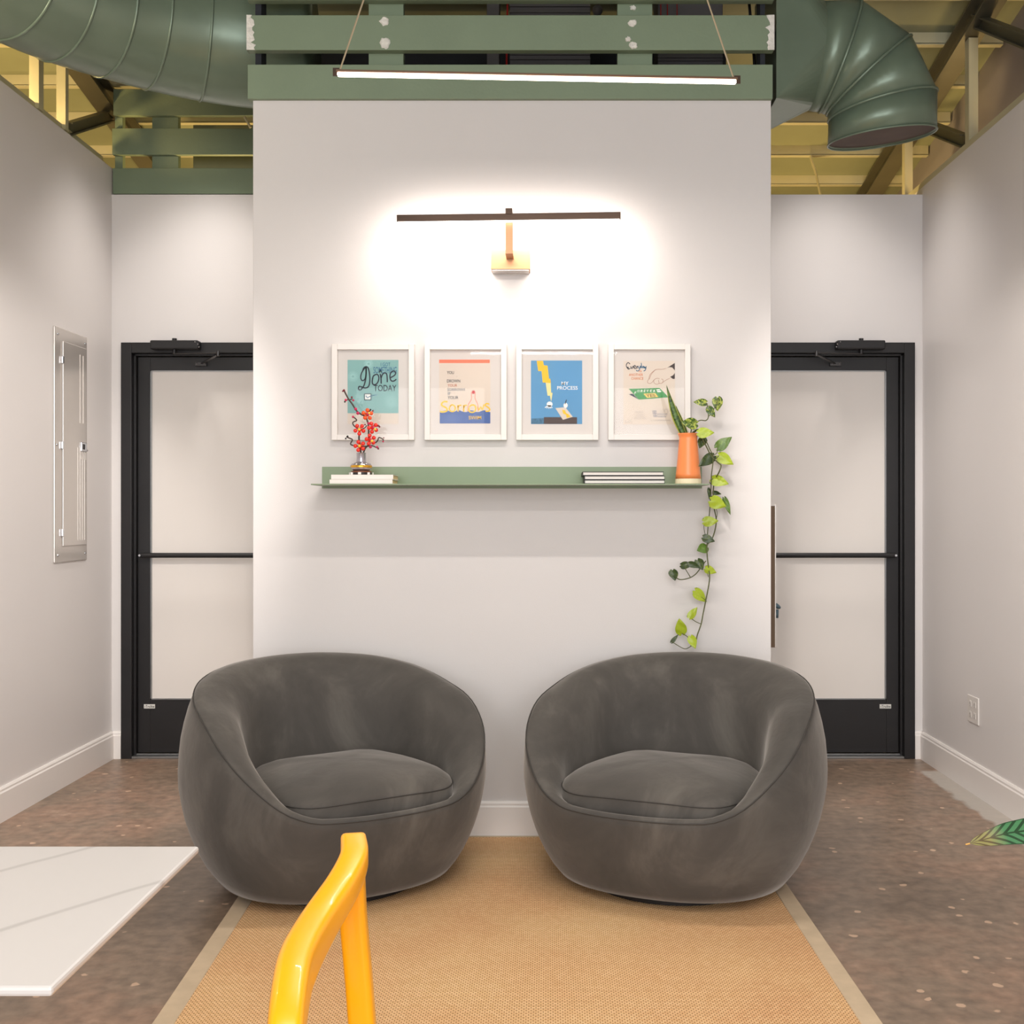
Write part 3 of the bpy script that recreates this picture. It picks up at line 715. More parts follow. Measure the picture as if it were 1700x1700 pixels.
def make_armchair(loc, rz, label):
    t = thing('swivel_armchair', label, 'armchair', loc, 'round velvet armchairs on the rug', rz)
    bm = bmesh.new(); NPH = 96; cols = []; seam = []
    for i in range(NPH):
        ph = 2*PI*i/NPH; deg = abs(math.degrees(ph if ph <= PI else ph-2*PI))
        zr = interp(RIM, deg); col = []
        T = interp([(0, .055), (28, .062), (52, .115), (100, .135), (180, .13)], deg)
        z_in = .235
        nz = 12
        for k in range(nz+1):
            z = .035+(zr-.035)*k/nz
            col.append(plan(ph, interp(SO, z))+Vector((0, 0, z)))
        s0 = interp(SO, zr)
        seam.append(plan(ph, s0, .000)+Vector((0, 0, zr+.0015)))
        drop = zr-z_in
        for (dx, dz) in ((.012, .009), (T*.35, .012), (T*.7, -.002), (T*.95, -.03), (T*1.12, -.08), (T*1.22, -.16), (T*1.3, -.3), (T*1.35, -.5)):
            z = max(zr+dz, z_in) if dz < 0 else zr+dz
            if deg < 50 and dz < 0: z = max(z_in, zr+dz*1.0)
            sI = interp(SO, zr)
            col.append(plan(ph, sI, dx)+Vector((0, 0, z)))
        cols.append([bm.verts.new(v) for v in col])
    m = len(cols[0])
    for i in range(NPH):
        a = cols[i]; b = cols[(i+1)%NPH]
        for k in range(m-1): bm.faces.new((a[k], b[k], b[k+1], a[k+1]))
    bm.faces.new([c[0] for c in cols][::-1]); bm.faces.new([c[-1] for c in cols])
    o = link('shell', bm, M_velvet, None, smooth=True); attach_local(o, t)
    bm = bmesh.new(); tube(bm, seam+[seam[0]], .0024, n=6, smooth=0, caps=False); o = link('rim_seam', bm, M_seam, None, smooth=True); attach_local(o, t)
    # vertical seam lines on the inner back
    # seat cushion
    bm = bmesh.new(); N1 = 64; rings = []
    prof = [(0, .24), (.80, .24), (.94, .25), (.985, .275), (1.0, .315), (.995, .350), (.975, .368), (.90, .388), (.78, .404), (.6, .418), (.3, .430), (.0, .433)]
    for (s, z) in prof[1:-1]:
        r_ = []
        for i in range(N1):
            a = 2*PI*i/N1; e = 2/3.6
            x = .328*math.copysign(abs(math.cos(a))**e, math.cos(a)); y = .315*math.copysign(abs(math.sin(a))**e, math.sin(a))
            tap = 1-.10*max(0, (y/.315))
            zz = z-.003*math.sin(5*a)*s*(1 if z > .3 else 0)
            r_.append(bm.verts.new((x*s*tap, y*s-.095, zz)))
        rings.append(r_)
    for a, b in zip(rings, rings[1:]):
        for i in range(N1): bm.faces.new((a[i], a[(i+1)%N1], b[(i+1)%N1], b[i]))
    bm.faces.new(rings[0][::-1])
    cv = bm.verts.new((0, -.095, .433)); last = rings[-1]
    for i in range(N1): bm.faces.new((last[i], last[(i+1)%N1], cv))
    cu = link('seat_cushion', bm, M_velvet, None, smooth=True); attach_local(cu, t)
    bm = bmesh.new(); pts = []
    for i in range(N1+1):
        a = 2*PI*i/N1; e = 2/3.6
        x = .328*math.copysign(abs(math.cos(a))**e, math.cos(a)); y = .315*math.copysign(abs(math.sin(a))**e, math.sin(a)); tap = 1-.10*max(0, (y/.315))
        pts.append((x*.992*tap, y*.992-.095, .357-.003*math.sin(5*a)))
    tube(bm, pts, .002, n=6, smooth=0, caps=False); o = link('piping', bm, M_seam, None, smooth=True)
    o.parent = cu; o.matrix_parent_inverse = Matrix()
    bm = bmesh.new(); lathe(bm, [(.30, 0), (.30, .022), (.27, .028), (.12, .028), (.12, .036)]); o = link('swivel_base', bm, M_black, None); attach_local(o, t)
    return t
def attach_local(o, t): o.parent = t; o.matrix_parent_inverse = Matrix()
make_armchair((-.748, 4.02, .0095), math.radians(33), 'round grey velvet swivel armchair left of the column baseboard, behind the yellow chair')
make_armchair((.443, 4.02, .0095), math.radians(-23), 'round grey velvet swivel armchair below the hanging vine, right of the other')

# ------------------------------------------------------------------ wall shelf and what stands on it
DF = 4.325
ZS = Z(803, DF)
t = thing('wall_shelf', 'long sage green metal wall shelf with upstand below the four pictures', 'shelf', (-.14, D0, ZS))
sx0, sx1 = X(535, D0), X(1165, D0)
bx('ledge', (sx0, sx1, DF, D0, ZS-.005, ZS), M_shelf, t, bevel=.001)
bx('upstand', (sx0, sx1, D0-.004, D0, ZS, Z(775, D0)), M_shelf, t, bevel=.001)
bx('lip', (sx0, sx1, D0-.006, D0, Z(811, D0), ZS-.005), M_shelf, t)
EPS = .0006
M_bookw = mat('book_white', srgb(232, 224, 218), .5, var=.02)
M_page = mat('book_pages', srgb(206, 182, 138), .8, var=.15, scale=3, stretch=(1, 1, 300))
M_pagew = mat('book_pages_white', srgb(226, 220, 214), .8, var=.06, scale=3, stretch=(1, 1, 300))
M_bookb = mat('book_black', srgb(34, 32, 34), .5, var=.05)
def book(x0, x1, y0, y1, z0, z1, mc, mp, label, group, spine='front', ct=.0018):
    t = thing('book', label, 'book', ((x0+x1)/2, (y0+y1)/2, z0), group)
    bm = bmesh.new(); box(bm, x0, x1, y0, y1, z0, z0+ct); box(bm, x0, x1, y0, y1, z1-ct, z1)
    if spine == 'front': box(bm, x0, x1, y0, y0+ct, z0+ct, z1-ct)
    else: box(bm, x0, x0+ct*1.2, y0, y1, z0+ct, z1-ct)
    link('cover', bm, mc, t, bevel=.0005)
    bx('pages', (x0+(.003 if spine == 'front' else ct*1.2), x1-.003, y0+(ct if spine == 'front' else .003), y1-.003, z0+ct, z1-ct), mp, t)
h1 = (803.3-796)/437; h2 = (796-788)/437
yb5 = 4.350
book(X(547, yb5), X(651.5, yb5), yb5, 4.52, ZS+EPS, ZS+h1, M_bookw, M_page, 'white book under another at the left end of the shelf', 'white books on the shelf')
book(X(549.5, yb5), X(652.5, yb5), yb5+.003, 4.515, ZS+h1+EPS, ZS+h1+h2, M_bookw, M_page, 'white book on top of its stack directly beneath the flower vase', 'white books on the shelf')
hh = (803.3-783)/437/3
for i, (pa, pb_, w) in enumerate(((970, 1104, 'bottom'), (970, 1104, 'middle'), (967, 1102, 'topmost'))):
    book(X(pa, yb5), X(pb_, yb5), yb5, 4.53, ZS+EPS+i*hh, ZS+(i+1)*hh, M_bookb, M_pagew,
         'black covered book with white pages, %s of the stack beside the orange vase' % w, 'black books on the shelf', 'side', .0022)

# orange vase
dv = 4.43; vx = X(1142.5, dv); ppm = F/dv
t = thing('orange_vase', 'tapered orange ceramic vase with cream foot at the right end of the shelf', 'vase', (vx, dv, ZS))
rb, rn, rt = 21.7/ppm, 15.0/ppm, 17.5/ppm; Hh = 84.5/ppm; zb0 = 9/ppm
M_or = mat('orange_glaze', srgb(238, 138, 78), .3, var=.03); M_cream = mat('cream_clay', srgb(232, 218, 184), .6, var=.03)
bm = bmesh.new(); lathe(bm, [(rb*.97, EPS), (rb, .003), (rb*.985, zb0)], (vx, dv, ZS)); link('foot_band', bm, M_cream, t, smooth=False)
bm = bmesh.new(); pr = [(rb*.985, zb0)]
for i in range(1, 9): u = i/8; pr.append((rb*.985+(rn-rb*.985)*(u**.9), zb0+(Hh*.90-zb0)*u))
pr += [(rn*1.01, Hh*.93), (rt*.98, Hh*.985), (rt, Hh), (rt*.9, Hh), (rn*.85, Hh*.92), (rn*.8, Hh*.6)]
lathe(bm, pr, (vx, dv, ZS), caps=True); link('vase_body', bm, M_or, t, smooth=True)

# leaves
def leafmat(name, base, var_col, amount, rough=.35):
    m = bpy.data.materials.new(name); m.use_nodes = True; nt = m.node_tree; b = nt.nodes['Principled BSDF']; N = nt.nodes.new; L = nt.links.new
    tc = N('ShaderNodeTexCoord'); n = N('ShaderNodeTexNoise'); n.inputs['Scale'].default_value = 75; n.inputs['Detail'].default_value = 3; n.inputs['Distortion'].default_value = 1.5
    L(tc.outputs['Object'], n.inputs[0]); r = N('ShaderNodeValToRGB'); r.color_ramp.elements[0].position = 1-amount-.05; r.color_ramp.elements[0].color = base; r.color_ramp.elements[1].position = 1-amount+.05; r.color_ramp.elements[1].color = var_col
    L(n.outputs[0], r.inputs[0]); L(r.outputs[0], b.inputs['Base Color']); b.inputs['Roughness'].default_value = rough
    b.inputs['Subsurface Weight'].default_value = 0.0
    return m
ML = {'b': leafmat('leaf_bright', srgb(158, 176, 38), srgb(176, 188, 70), .38), 'm': leafmat('leaf_mid', srgb(84, 112, 40), srgb(104, 132, 52), .4),
      'd': leafmat('leaf_dark', srgb(48, 64, 32), srgb(78, 92, 38), .42), 'v': leafmat('leaf_variegated', srgb(62, 88, 34), srgb(170, 180, 84), .47)}
M_stem = mat('vine_stem', srgb(82, 86, 44), .5, var=.2, scale=20)
def heart_leaf(bm, base, tip, width, nrm, fold=.18, droop=.12):
    base = Vector(base); tip = Vector(tip); ax = tip-base; L_ = ax.length; ax.normalize()
    nrm = (nrm-ax*nrm.dot(ax)).normalized(); sd = ax.cross(nrm)
    NU, NV = 12, 8
    def half(u):  # half width along length 0..1
        return (math.sin(PI*min(1, u*1.0)**.62))**.85*(1-.25*u) if 0 < u < 1 else 0
    g = []
    for i in range(NU+1):
        u = i/NU; hw = half(u)*width/2*1.12; row = []
        for j in range(NV+1):
            v = j/NV*2-1
            back = -.16*L_*(abs(v)**1.2)*max(0, 1-u*2.2)  # heart lobes reach behind the base
            p = base+ax*(u*L_+back)+sd*(v*(hw if i else width*.30))+nrm*(-fold*abs(v)*hw+ -droop*L_*(u-.4)**2+ .02*L_*math.sin(9*u+3*v))
            if i == 0: p = base+ax*(-.16*L_*(math.sin(PI*abs(v))))+sd*(v*width*.34)+nrm*(-fold*abs(v)*width*.3 - droop*L_*.16)
            row.append(bm.verts.new(p))
        g.append(row)
    for i in range(NU):
        for j in range(NV):
            bm.faces.new((g[i][j], g[i+1][j], g[i+1][j+1], g[i][j+1]))
t = thing('pothos_vine', 'trailing heart-leaved vine hanging from the orange vase down the wall', 'plant', (vx, dv, ZS+.1))
LV = [((1172,668),(1151,667),13,'v',4.44),((1191.5,661),(1191.5,683),18,'v',4.43),((1176,677),(1187.5,693),13,'v',4.42),((1156,703),(1131,700),22,'v',4.38),
 ((1160,718),(1186,718),18,'b',4.37),((1168,727),(1161,744),15,'d',4.42),((1191,743),(1215,725),19,'m',4.46),((1194,756),(1218,771),19,'b',4.45),((1184,757),(1160,774),18,'d',4.40),
 ((1183,795),(1210,803),20,'b',4.44),((1184,817),(1198,820),8,'d',4.48),((1177,811),(1178,830),6,'d',4.48),((1181,831),(1206,841),22,'b',4.43),((1203,828),(1213,855),10,'m',4.48),
 ((1169,866),(1193,864.5),17,'b',4.45),((1168,892),(1187,899),14,'d',4.47),((1173,908),(1157,914),18,'m',4.48),((1131,938),(1150,938),14,'d',4.47),((1158,930),(1167,946),17,'d',4.46),((1145,935),(1163,942),12,'d',4.45),
 ((1117,947),(1121,964),16,'d',4.47),((1172,944),(1190,951),14,'b',4.47),((1155,981),(1174,999),20,'b',4.47),((1145,1025),(1158,1008),13,'b',4.47),((1132,1052),(1127.5,1027),19,'b',4.48),((1115,1066),(1126,1053),7,'d',4.48),((1147,1057),(1155,1077),15,'b',4.46)]
rnd = random.Random(3)
for (b_, t_, w, k, d) in LV:
    bm = bmesh.new(); nr = Vector((rnd.uniform(-.35, .35), -1, rnd.uniform(-.1, .5)))
    heart_leaf(bm, P(b_[0], b_[1], d), P(t_[0], t_[1], d-rnd.uniform(-.01, .02)), w/(F/d), nr)
    link('leaf', bm, ML[k], t, smooth=True)
ST = [([(1146,722),(1158,713),(1165,726),(1173,742),(1181,757),(1192,768),(1197,773),(1194,783),(1186,800),(1184,822),(1186,845),(1189,862),(1187,880),(1181,897),(1174,905),(1174,922),(1176,940),(1178,958),(1176,975),(1171,1000),(1167,1020),(1164,1036),(1158,1053),(1156,1062)], 1.0),
 ([(1148,722),(1160,714),(1168,724),(1178,745),(1184,760),(1181,790),(1180,820),(1178,850),(1175,880),(1174,905)], .8),
 ([(1146,722),(1151,705),(1162,698),(1172,698),(1176,692),(1175,682),(1174,672),(1172,669)], .8), ([(1176,692),(1182,684),(1190,670),(1191.5,661)], .6),
 ([(1172,931),(1165,940),(1155,953),(1143,960),(1128,962),(1120,955),(1117,947)], .8), ([(1146,958),(1136,942),(1131,938)], .6), ([(1182,757),(1190,752),(1191,743)], .6), ([(1188,762),(1194,756)], .6),
 ([(1164,1036),(1155,1032),(1145,1025)], .6), ([(1156,1062),(1150,1068),(1147,1073),(1146,1062),(1137,1054),(1132,1052)], .6), ([(1147,1073),(1136,1077),(1118,1067),(1115,1066)], .6),
 ([(1183,822),(1192,862),(1190,850)][0:1]+[(1190,848),(1190,858),(1187,866)], .5), ([(1174,900),(1169,880),(1169,866)], .5), ([(1171,996),(1160,988),(1155,981)], .5), ([(1176,958),(1174,950),(1172,944)], .5), ([(1181,805),(1178,800),(1183,795)], .5)]
for (pp, k) in ST:
    n = len(pp); bm = bmesh.new()
    pts = [P(a, b, 4.43 if b < 720 else (4.40 if b < 800 else 4.475)) for a, b in pp]
    tube(bm, pts, .0026*k, n=7, smooth=5); link('stem', bm, M_stem, t, smooth=True)

def snakemat():
    m = bpy.data.materials.new('snake_leaf'); m.use_nodes = True; nt = m.node_tree; b = nt.nodes['Principled BSDF']; N = nt.nodes.new; L = nt.links.new
    tc = N('ShaderNodeTexCoord'); n = N('ShaderNodeTexNoise'); n.inputs['Scale'].default_value = 60; n.inputs['Distortion'].default_value = 1
    L(tc.outputs['Object'], n.inputs[0]); r = N('ShaderNodeValToRGB'); r.color_ramp.elements[0].position = .4; r.color_ramp.elements[0].color = srgb(38, 60, 28); r.color_ramp.elements[1].position = .62; r.color_ramp.elements[1].color = srgb(92, 122, 52)
    L(n.outputs[0], r.inputs[0]); L(r.outputs[0], b.inputs['Base Color']); b.inputs['Roughness'].default_value = .35; return m
M_snake = snakemat(); M_edge = mat('snake_edge', srgb(176, 180, 80), .4)
t = thing('snake_plant', 'pointed upright snake plant leaves standing in the orange vase', 'plant', (vx, dv, ZS+.15))
def blade(a, b, w, bend, off=0):
    for (nm, ww, m_, dy) in (('leaf_margin', w, M_edge, .0006), ('leaf', w*.74, M_snake, -.0012)):
        bm = bmesh.new(); A = Vector(a); B = Vector(b); ax = (B-A); sd = ax.normalized().cross(Vector((0, -1, 0))); n = 14; rows = []
        for i in range(n+1):
            u = i/n; hw = ww/2*(.75+.25*math.sin(PI*min(1, u*1.3)))*(1-u**3.2) if i < n else 0.0002
            c = A+ax*u+sd*bend*math.sin(PI*u)+Vector((0, dy, 0))
            rows.append([bm.verts.new(c+sd*hw*v+Vector((0, .25*hw*v*v, 0))) for v in (-1, -.5, 0, .5, 1)])
        for i in range(n):
            for j in range(4): bm.faces.new((rows[i][j], rows[i+1][j], rows[i+1][j+1], rows[i][j+1]))
        o = link(nm, bm, m_, t, smooth=True); md = o.modifiers.new('s', 'SOLIDIFY'); md.thickness = .0012
blade(P(1136, 724, 4.42), P(1106.5, 640, 4.40), 13.5/ppm, -.006)
blade(P(1140, 724, 4.45), P(1122, 673, 4.44), 10/ppm, -.002)

# plum blossom vase
dp = 4.42; q = F/dp; px0 = X(599.8, dp); zb = ZS+h1+h2+EPS
t = thing('blossom_vase', 'small silver vase with gold band on a dark footed base on the white books', 'vase', (px0, dp, zb))
M_sil = mat('silver_glaze', srgb(176, 172, 178), .2, metal=.85, var=.04); M_gold = mat('gold_band', srgb(214, 160, 52), .2, metal=.8); M_brn = mat('brown_base', srgb(110, 62, 36), .4); M_blk = mat('black_base', srgb(26, 22, 22), .4)
zt = lambda y: (788-y)/q
bm = bmesh.new(); lathe(bm, [(13/q, zt(781)), (16.6/q, zt(778.5)), (17.3/q, zt(776)), (17.3/q, zt(772)), (15.5/q, zt(769)), (9/q, zt(767)), (7.8/q, zt(766)), (7.8/q, zt(752)), (8.3/q, zt(751)), (7/q, zt(751)), (6.8/q, zt(760))], (px0, dp, zb)); link('vase_body', bm, M_sil, t, smooth=True).modifiers.new('e', 'EDGE_SPLIT').split_angle = .6
bm = bmesh.new(); lathe(bm, [(17.7/q, zt(776)), (17.9/q, zt(775)), (17.9/q, zt(773)), (17.7/q, zt(772))], (px0, dp, zb)); link('gold_band', bm, M_gold, t, smooth=True)
bm = bmesh.new(); lathe(bm, [(17/q, zt(783.8)), (17.2/q, zt(782)), (13/q, zt(781))], (px0, dp, zb)); link('wooden_ring', bm, M_brn, t)
bm = bmesh.new(); lathe(bm, [(16/q, 0), (17/q, .002), (17/q, zt(783.8))], (px0, dp, zb)); link('foot', bm, M_blk, t)
for (a, w) in ((-19.5, 1.5), (-13.5, 5), (0, 5), (13.5, 5), (19.5, 1.5)):
    cx_ = px0+a/q; yy = dp-math.sqrt(max(0, (17/q)**2-(a/q)**2)) if abs(a) < 17 else dp
    bx('foot_stud', (cx_-w/2/q, cx_+w/2/q, yy-.004, yy+.002, zb+.001, zb+.010), M_white, t, bevel=.001)
M_branch = mat('branch_brown', srgb(66, 46, 36), .5, var=.1, scale=40); M_fred = mat('petal_red', srgb(226, 40, 22), .3, var=.04); M_for = mat('petal_orange', srgb(236, 84, 26), .3)
M_pink = mat('bud_pink', srgb(196, 34, 84), .35); M_yc = mat('stamen_yellow', srgb(246, 198, 70), .35); M_dred = mat('bud_dark', srgb(120, 22, 40), .4)
t = thing('plum_blossom_branch', 'toy-like red plum blossom branches standing in the small silver vase', 'flowers', (px0, dp, zb+.06))
BR = [([(600,756),(598,745),(597,735),(596,727),(597,715)], 1.5), ([(602,756),(606,745),(612,737),(612,722),(612,712),(611,703),(607,692),(600,688),(592,682),(585,671),(579,663),(573,652),(571,648)], 1.3),
 ([(594,712),(587,706),(586,701),(592,698),(589,694),(586,692)], 1.0), ([(596,741),(588,740),(582,737),(585,730),(579,727),(575,725)], 1.1), ([(616,733),(623,735),(627,731),(629,726.5),(634,728),(637,731)], 1.0),
 ([(600,741),(610,741),(618,740),(625,743),(629,744)], 1.0), ([(600,713),(606,710),(609,706)], .9), ([(579,663),(575,664)], .9), ([(580,664),(585,662)], .9), ([(611,688),(614,682),(616,680)], .8), ([(619,707),(628,707),(630,709)], .8)]
for (pp, k) in BR:
    bm = bmesh.new(); tube(bm, [P(a, b, dp) for a, b in pp], .0024*k, n=8, smooth=5); link('branch', bm, M_branch, t, smooth=True)
def flower(cx_, cy_, tilt, rot, mp, mc, d=dp-.012, R=7.0, r=3.4):
    c = P(cx_, cy_, d); T = Matrix.Rotation(tilt, 4, 'Z')
    bm = bmesh.new()
    for i in range(5):
        a = rot+2*PI*i/5; o_ = T @ Vector((R/q*math.cos(a), 0, R/q*math.sin(a))); sphere(bm, c+o_, r/q, sy=.7, seg=12)
    sphere(bm, c+T @ Vector((0, .003, 0)), 3.6/q, sy=.5, seg=10)
    f = link('blossom', bm, mp, t, smooth=True)
    if mc is not None:
        bm = bmesh.new(); sphere(bm, c+T @ Vector((0, -.004, 0)), 2.4/q, seg=10); link('blossom_center', bm, mc, f, smooth=True)
    return f
flower(596.7, 713, 0, PI/2+.6, M_fred, M_yc); flower(597, 740.5, 0, PI/2+.3, M_fred, M_yc)
flower(610, 688, .5, PI/2, M_for, M_pink); flower(619, 710, .6, PI/2+.4, M_fred, M_pink); flower(615, 730, .6, PI/2+.2, M_fred, M_pink)
for (a, b, mm, r) in ((613, 686, M_yc, 2), (622.5, 712.5, M_yc, 2.2), (617.5, 732, M_yc, 2.4)):
    bm = bmesh.new(); sphere(bm, P(a, b, dp-.028), r/q, seg=10); link('stamen', bm, mm, t, smooth=True)
for (a, b, mm, r) in ((590.5,679,M_pink,2.6),(594,686,M_pink,2.8),(586,692,M_pink,2),(612,703,M_pink,2.4),(628,707,M_dred,2),(630,708.5,M_dred,1.6),(615,742,M_pink,2.6),(626,742,M_pink,2),(628,745,M_dred,1.6),
  (571,648,M_dred,2),(569,649.5,M_dred,1.3),(574,664,M_pink,2.2),(572.5,667,M_blk,1.5),(584,659.5,M_dred,1.7),(586.5,664.5,M_pink,1.9),(615,680,M_blk,1.5),(619,682,M_dred,1.5),(606,705,M_dred,1.3),(577,724.5,M_blk,1.7),(574,728,M_blk,1.5),(637,727,M_dred,1.2),(636,733,M_pink,1.5)):
    bm = bmesh.new(); sphere(bm, P(a, b, dp-.003), r/q, seg=9); link('bud', bm, mm, t, smooth=True)

# ------------------------------------------------------------------ picture frames
def flat(bm, pts, d):
    bm.faces.new([bm.verts.new(P(a, b, d)) for a, b in pts])
def ribbon(bm, pts, w, d, sm=5):
    ps = [Vector((p[0], p[1], 0)) for p in pts]
    ps = spline(ps, sm) if sm and len(ps) > 2 else ps
    L_, R2 = [], []
    n = len(ps)
    for i, p in enumerate(ps):
        tt = ps[min(i+1, n-1)]-ps[max(i-1, 0)]
        if tt.length < 1e-6: tt = Vector((1, 0, 0))
        tt.normalize(); nn = Vector((-tt.y, tt.x, 0))*w/2
        a = p+nn; b = p-nn; L_.append(bm.verts.new(P(a.x, a.y, d))); R2.append(bm.verts.new(P(b.x, b.y, d)))
    for i in range(n-1): bm.faces.new((L_[i], L_[i+1], R2[i+1], R2[i]))
def ptext(bm, s, x0, x1, y0, y1, d, shear=0.0): text_mesh(bm, s, X(x0, d), X(x1, d), Z(y1, d), Z(y0, d), d, shear=shear)
FR = 4.515; MD = 4.533; PD = 4.5322
def frame(pa, pb_, label):
    x0, x1, zt1, zb1 = X(pa, FR), X(pb_, FR), Z(571, FR), Z(730.5, FR)
    t = thing('framed_print', label, 'picture', ((x0+x1)/2, D0, zb1), 'white framed prints above the shelf')
    w = 9.2/420
    bm = bmesh.new(); box(bm, x0, x0+w, FR, D0, zb1, zt1); box(bm, x1-w, x1, FR, D0, zb1, zt1); box(bm, x0+w, x1-w, FR, D0, zt1-w, zt1); box(bm, x0+w, x1-w, FR, D0, zb1, zb1+w)
    link('frame', bm, M_white, t, bevel=.0012)
    bx('mat_board', (x0+w, x1-w, MD, MD+.006, zb1+w, zt1-w), M_mat, t)
    bm = bmesh.new(); v = [bm.verts.new(p) for p in ((x0+w, FR+.006, zb1+w), (x1-w, FR+.006, zb1+w), (x1-w, FR+.006, zt1-w), (x0+w, FR+.006, zt1-w))]; bm.faces.new(v)
    link('glass', bm, M_glass, t)
    return t
def poster(t, x0, x1, y0, y1, m):
    bm = bmesh.new(); box(bm, X(x0, PD), X(x1, PD), PD, MD, Z(y1, PD), Z(y0, PD)); return link('print', bm, m, t)
def ink(parent, name, m, fn, lay=1):
    d = PD-.0003*lay; bm = bmesh.new(); fn(bm, d); return link(name, bm, m, parent)
I_teal = mat('ink_teal', srgb(132, 176, 172), .7, var=.03); I_paper = mat('print_paper', srgb(218, 204, 190), .8, var=.01); I_pale = mat('ink_pale_teal', srgb(176, 216, 212), .7)
I_dark = mat('ink_dark', srgb(34, 38, 52), .7); I_blue = mat('ink_blue_text', srgb(50, 104, 138), .7); I_coral = mat('ink_coral', srgb(246, 124, 92), .7); I_navy = mat('ink_wave_blue', srgb(70, 98, 158), .7, var=.05)
I_yel = mat('ink_yellow', srgb(244, 194, 44), .7); I_grey = mat('ink_grey', srgb(110, 116, 124), .7); I_brown = mat('ink_brown', srgb(190, 110, 76), .7); I_sky = mat('ink_sky', srgb(92, 150, 192), .7, var=.03)
I_line = mat('ink_line_brown', srgb(170, 120, 98), .7); I_green = mat('ink_green', srgb(62, 146, 74), .7); I_orange = mat('ink_orange', srgb(214, 124, 70), .7); I_cuff = mat('ink_cuff', srgb(62, 48, 44), .7); I_white = mat('ink_white', srgb(244, 240, 234), .7)
I_lb = mat('ink_light_blue', srgb(132, 152, 200), .7)

# 1: I got something Done today
t = frame(550.5, 687.5, 'white framed teal lettering print, leftmost, behind the red blossoms')
pr_ = poster(t, 577, 661.5, 597.5, 704, I_paper)
teal = ink(pr_, 'teal_field', I_teal, lambda bm, d: flat(bm, ((577,597.5),(661.5,597.5),(661.5,686),(577,686)), d))
def bursts(bm, d):
    for (cx_, cy_, r) in ((649,667,11),(586,625,9),(594,663,10),(612,604,8)):
        for i in range(18):
            a = 2*PI*i/18; r0 = r*.25
            ribbon(bm, [(cx_+r0*math.cos(a), cy_+r0*math.sin(a)), (max(577.5, min(661, cx_+r*math.cos(a))), max(598, min(685.5, cy_+r*math.sin(a))))], .55, d, 0)
ink(pr_, 'starburst', I_pale, bursts, 2)
def t1(bm, d):
    ptext(bm, 'I GOT', 632, 648, 602, 608, d); ptext(bm, 'SOMETHING', 620, 658.5, 609, 620, d)
ink(pr_, 'small_lettering', I_blue, t1, 3)
def t2(bm, d):
    # script D
    ribbon(bm, [(608,609),(604,613),(600,620),(599,628),(602,632),(606,629),(607.5,622),(607.5,610)], 2.0, d)
    ribbon(bm, [(608,608),(607.5,625),(605,638),(601,645),(597,647.5),(595,644.5),(597,641.5),(602,643),(608,644),(612.5,640),(614,630),(613,618),(610.5,610),(605.5,609.5),(602,614)], 2.2, d)
    ribbon(bm, [(618.5,628),(618,635),(620,638.5),(624,638),(627.5,634),(629,627),(627,622),(623,622),(619.5,625),(618.5,630)], 2.1, d)
    ribbon(bm, [(631,620.5),(632.5,628),(632.8,637)], 2.1, d); ribbon(bm, [(632.5,628),(635,621.5),(639,619),(642,621.5),(642.7,627),(643,634.5)], 2.1, d)
    ribbon(bm, [(648,627),(653,624.5),(656.5,621),(655.5,616.5),(651.5,616.5),(648,620.5),(647.5,627),(649.5,632),(654,632.5),(658,629.5)], 2.1, d)
    ptext(bm, 'TODAY', 620.5, 658, 639, 649.5, d)
    for a in (((605,654),(616,653.5)),((616,653.5),(616,664)),((616,664),(605,664)),((605,664),(605,653.5))): ribbon(bm, a, 1.2, d, 0)
ink(pr_, 'script_lettering', I_dark, t2, 4)
ink(pr_, 'tick_box_fill', I_white, lambda bm, d: flat(bm, ((606,654.5),(615,654.5),(615,663),(606,663)), d), 2)
ink(pr_, 'tick_mark', I_blue, lambda bm, d: ribbon(bm, [(607.5,656.5),(610,660.5),(614,658),(620,656.5),(626,655)], 1.2, d, 2), 5)

# 2: drown your sorrows
t = frame(704.5, 841, 'white framed print with coral band and yellow Sorrows over blue waves, second from left')
pr_ = poster(t, 729, 814, 597, 703.5, I_paper)
ink(pr_, 'coral_band', I_coral, lambda bm, d: flat(bm, ((729,597),(813,597),(813,602.7),(729,602.7)), d))
def w2(bm, d):
    top = []
    n = 30
    for i in range(n+1):
        x = 730+84*i/n; u = i/n*4; top.append((x, 684.2-1.5+1.6*math.cos(2*PI*u)*1.0))
    flat(bm, top+[(814,703),(730,703)], d)
ink(pr_, 'blue_waves', I_navy, w2, 1)
def w3(bm, d):
    for r in (2, 4, 6, 8):
        ribbon(bm, [(754+1.5*r*math.cos(a/6*PI)*.9, 694+.72*r*math.sin(a/6*PI)) for a in range(0, 12)], .35, d, 2)
    for yy in (690, 694, 698, 701): ribbon(bm, [(732+i*4, yy+math.sin(i+yy)) for i in range(6)], .35, d, 3)
ink(pr_, 'wave_lines', I_lb, w3, 2)
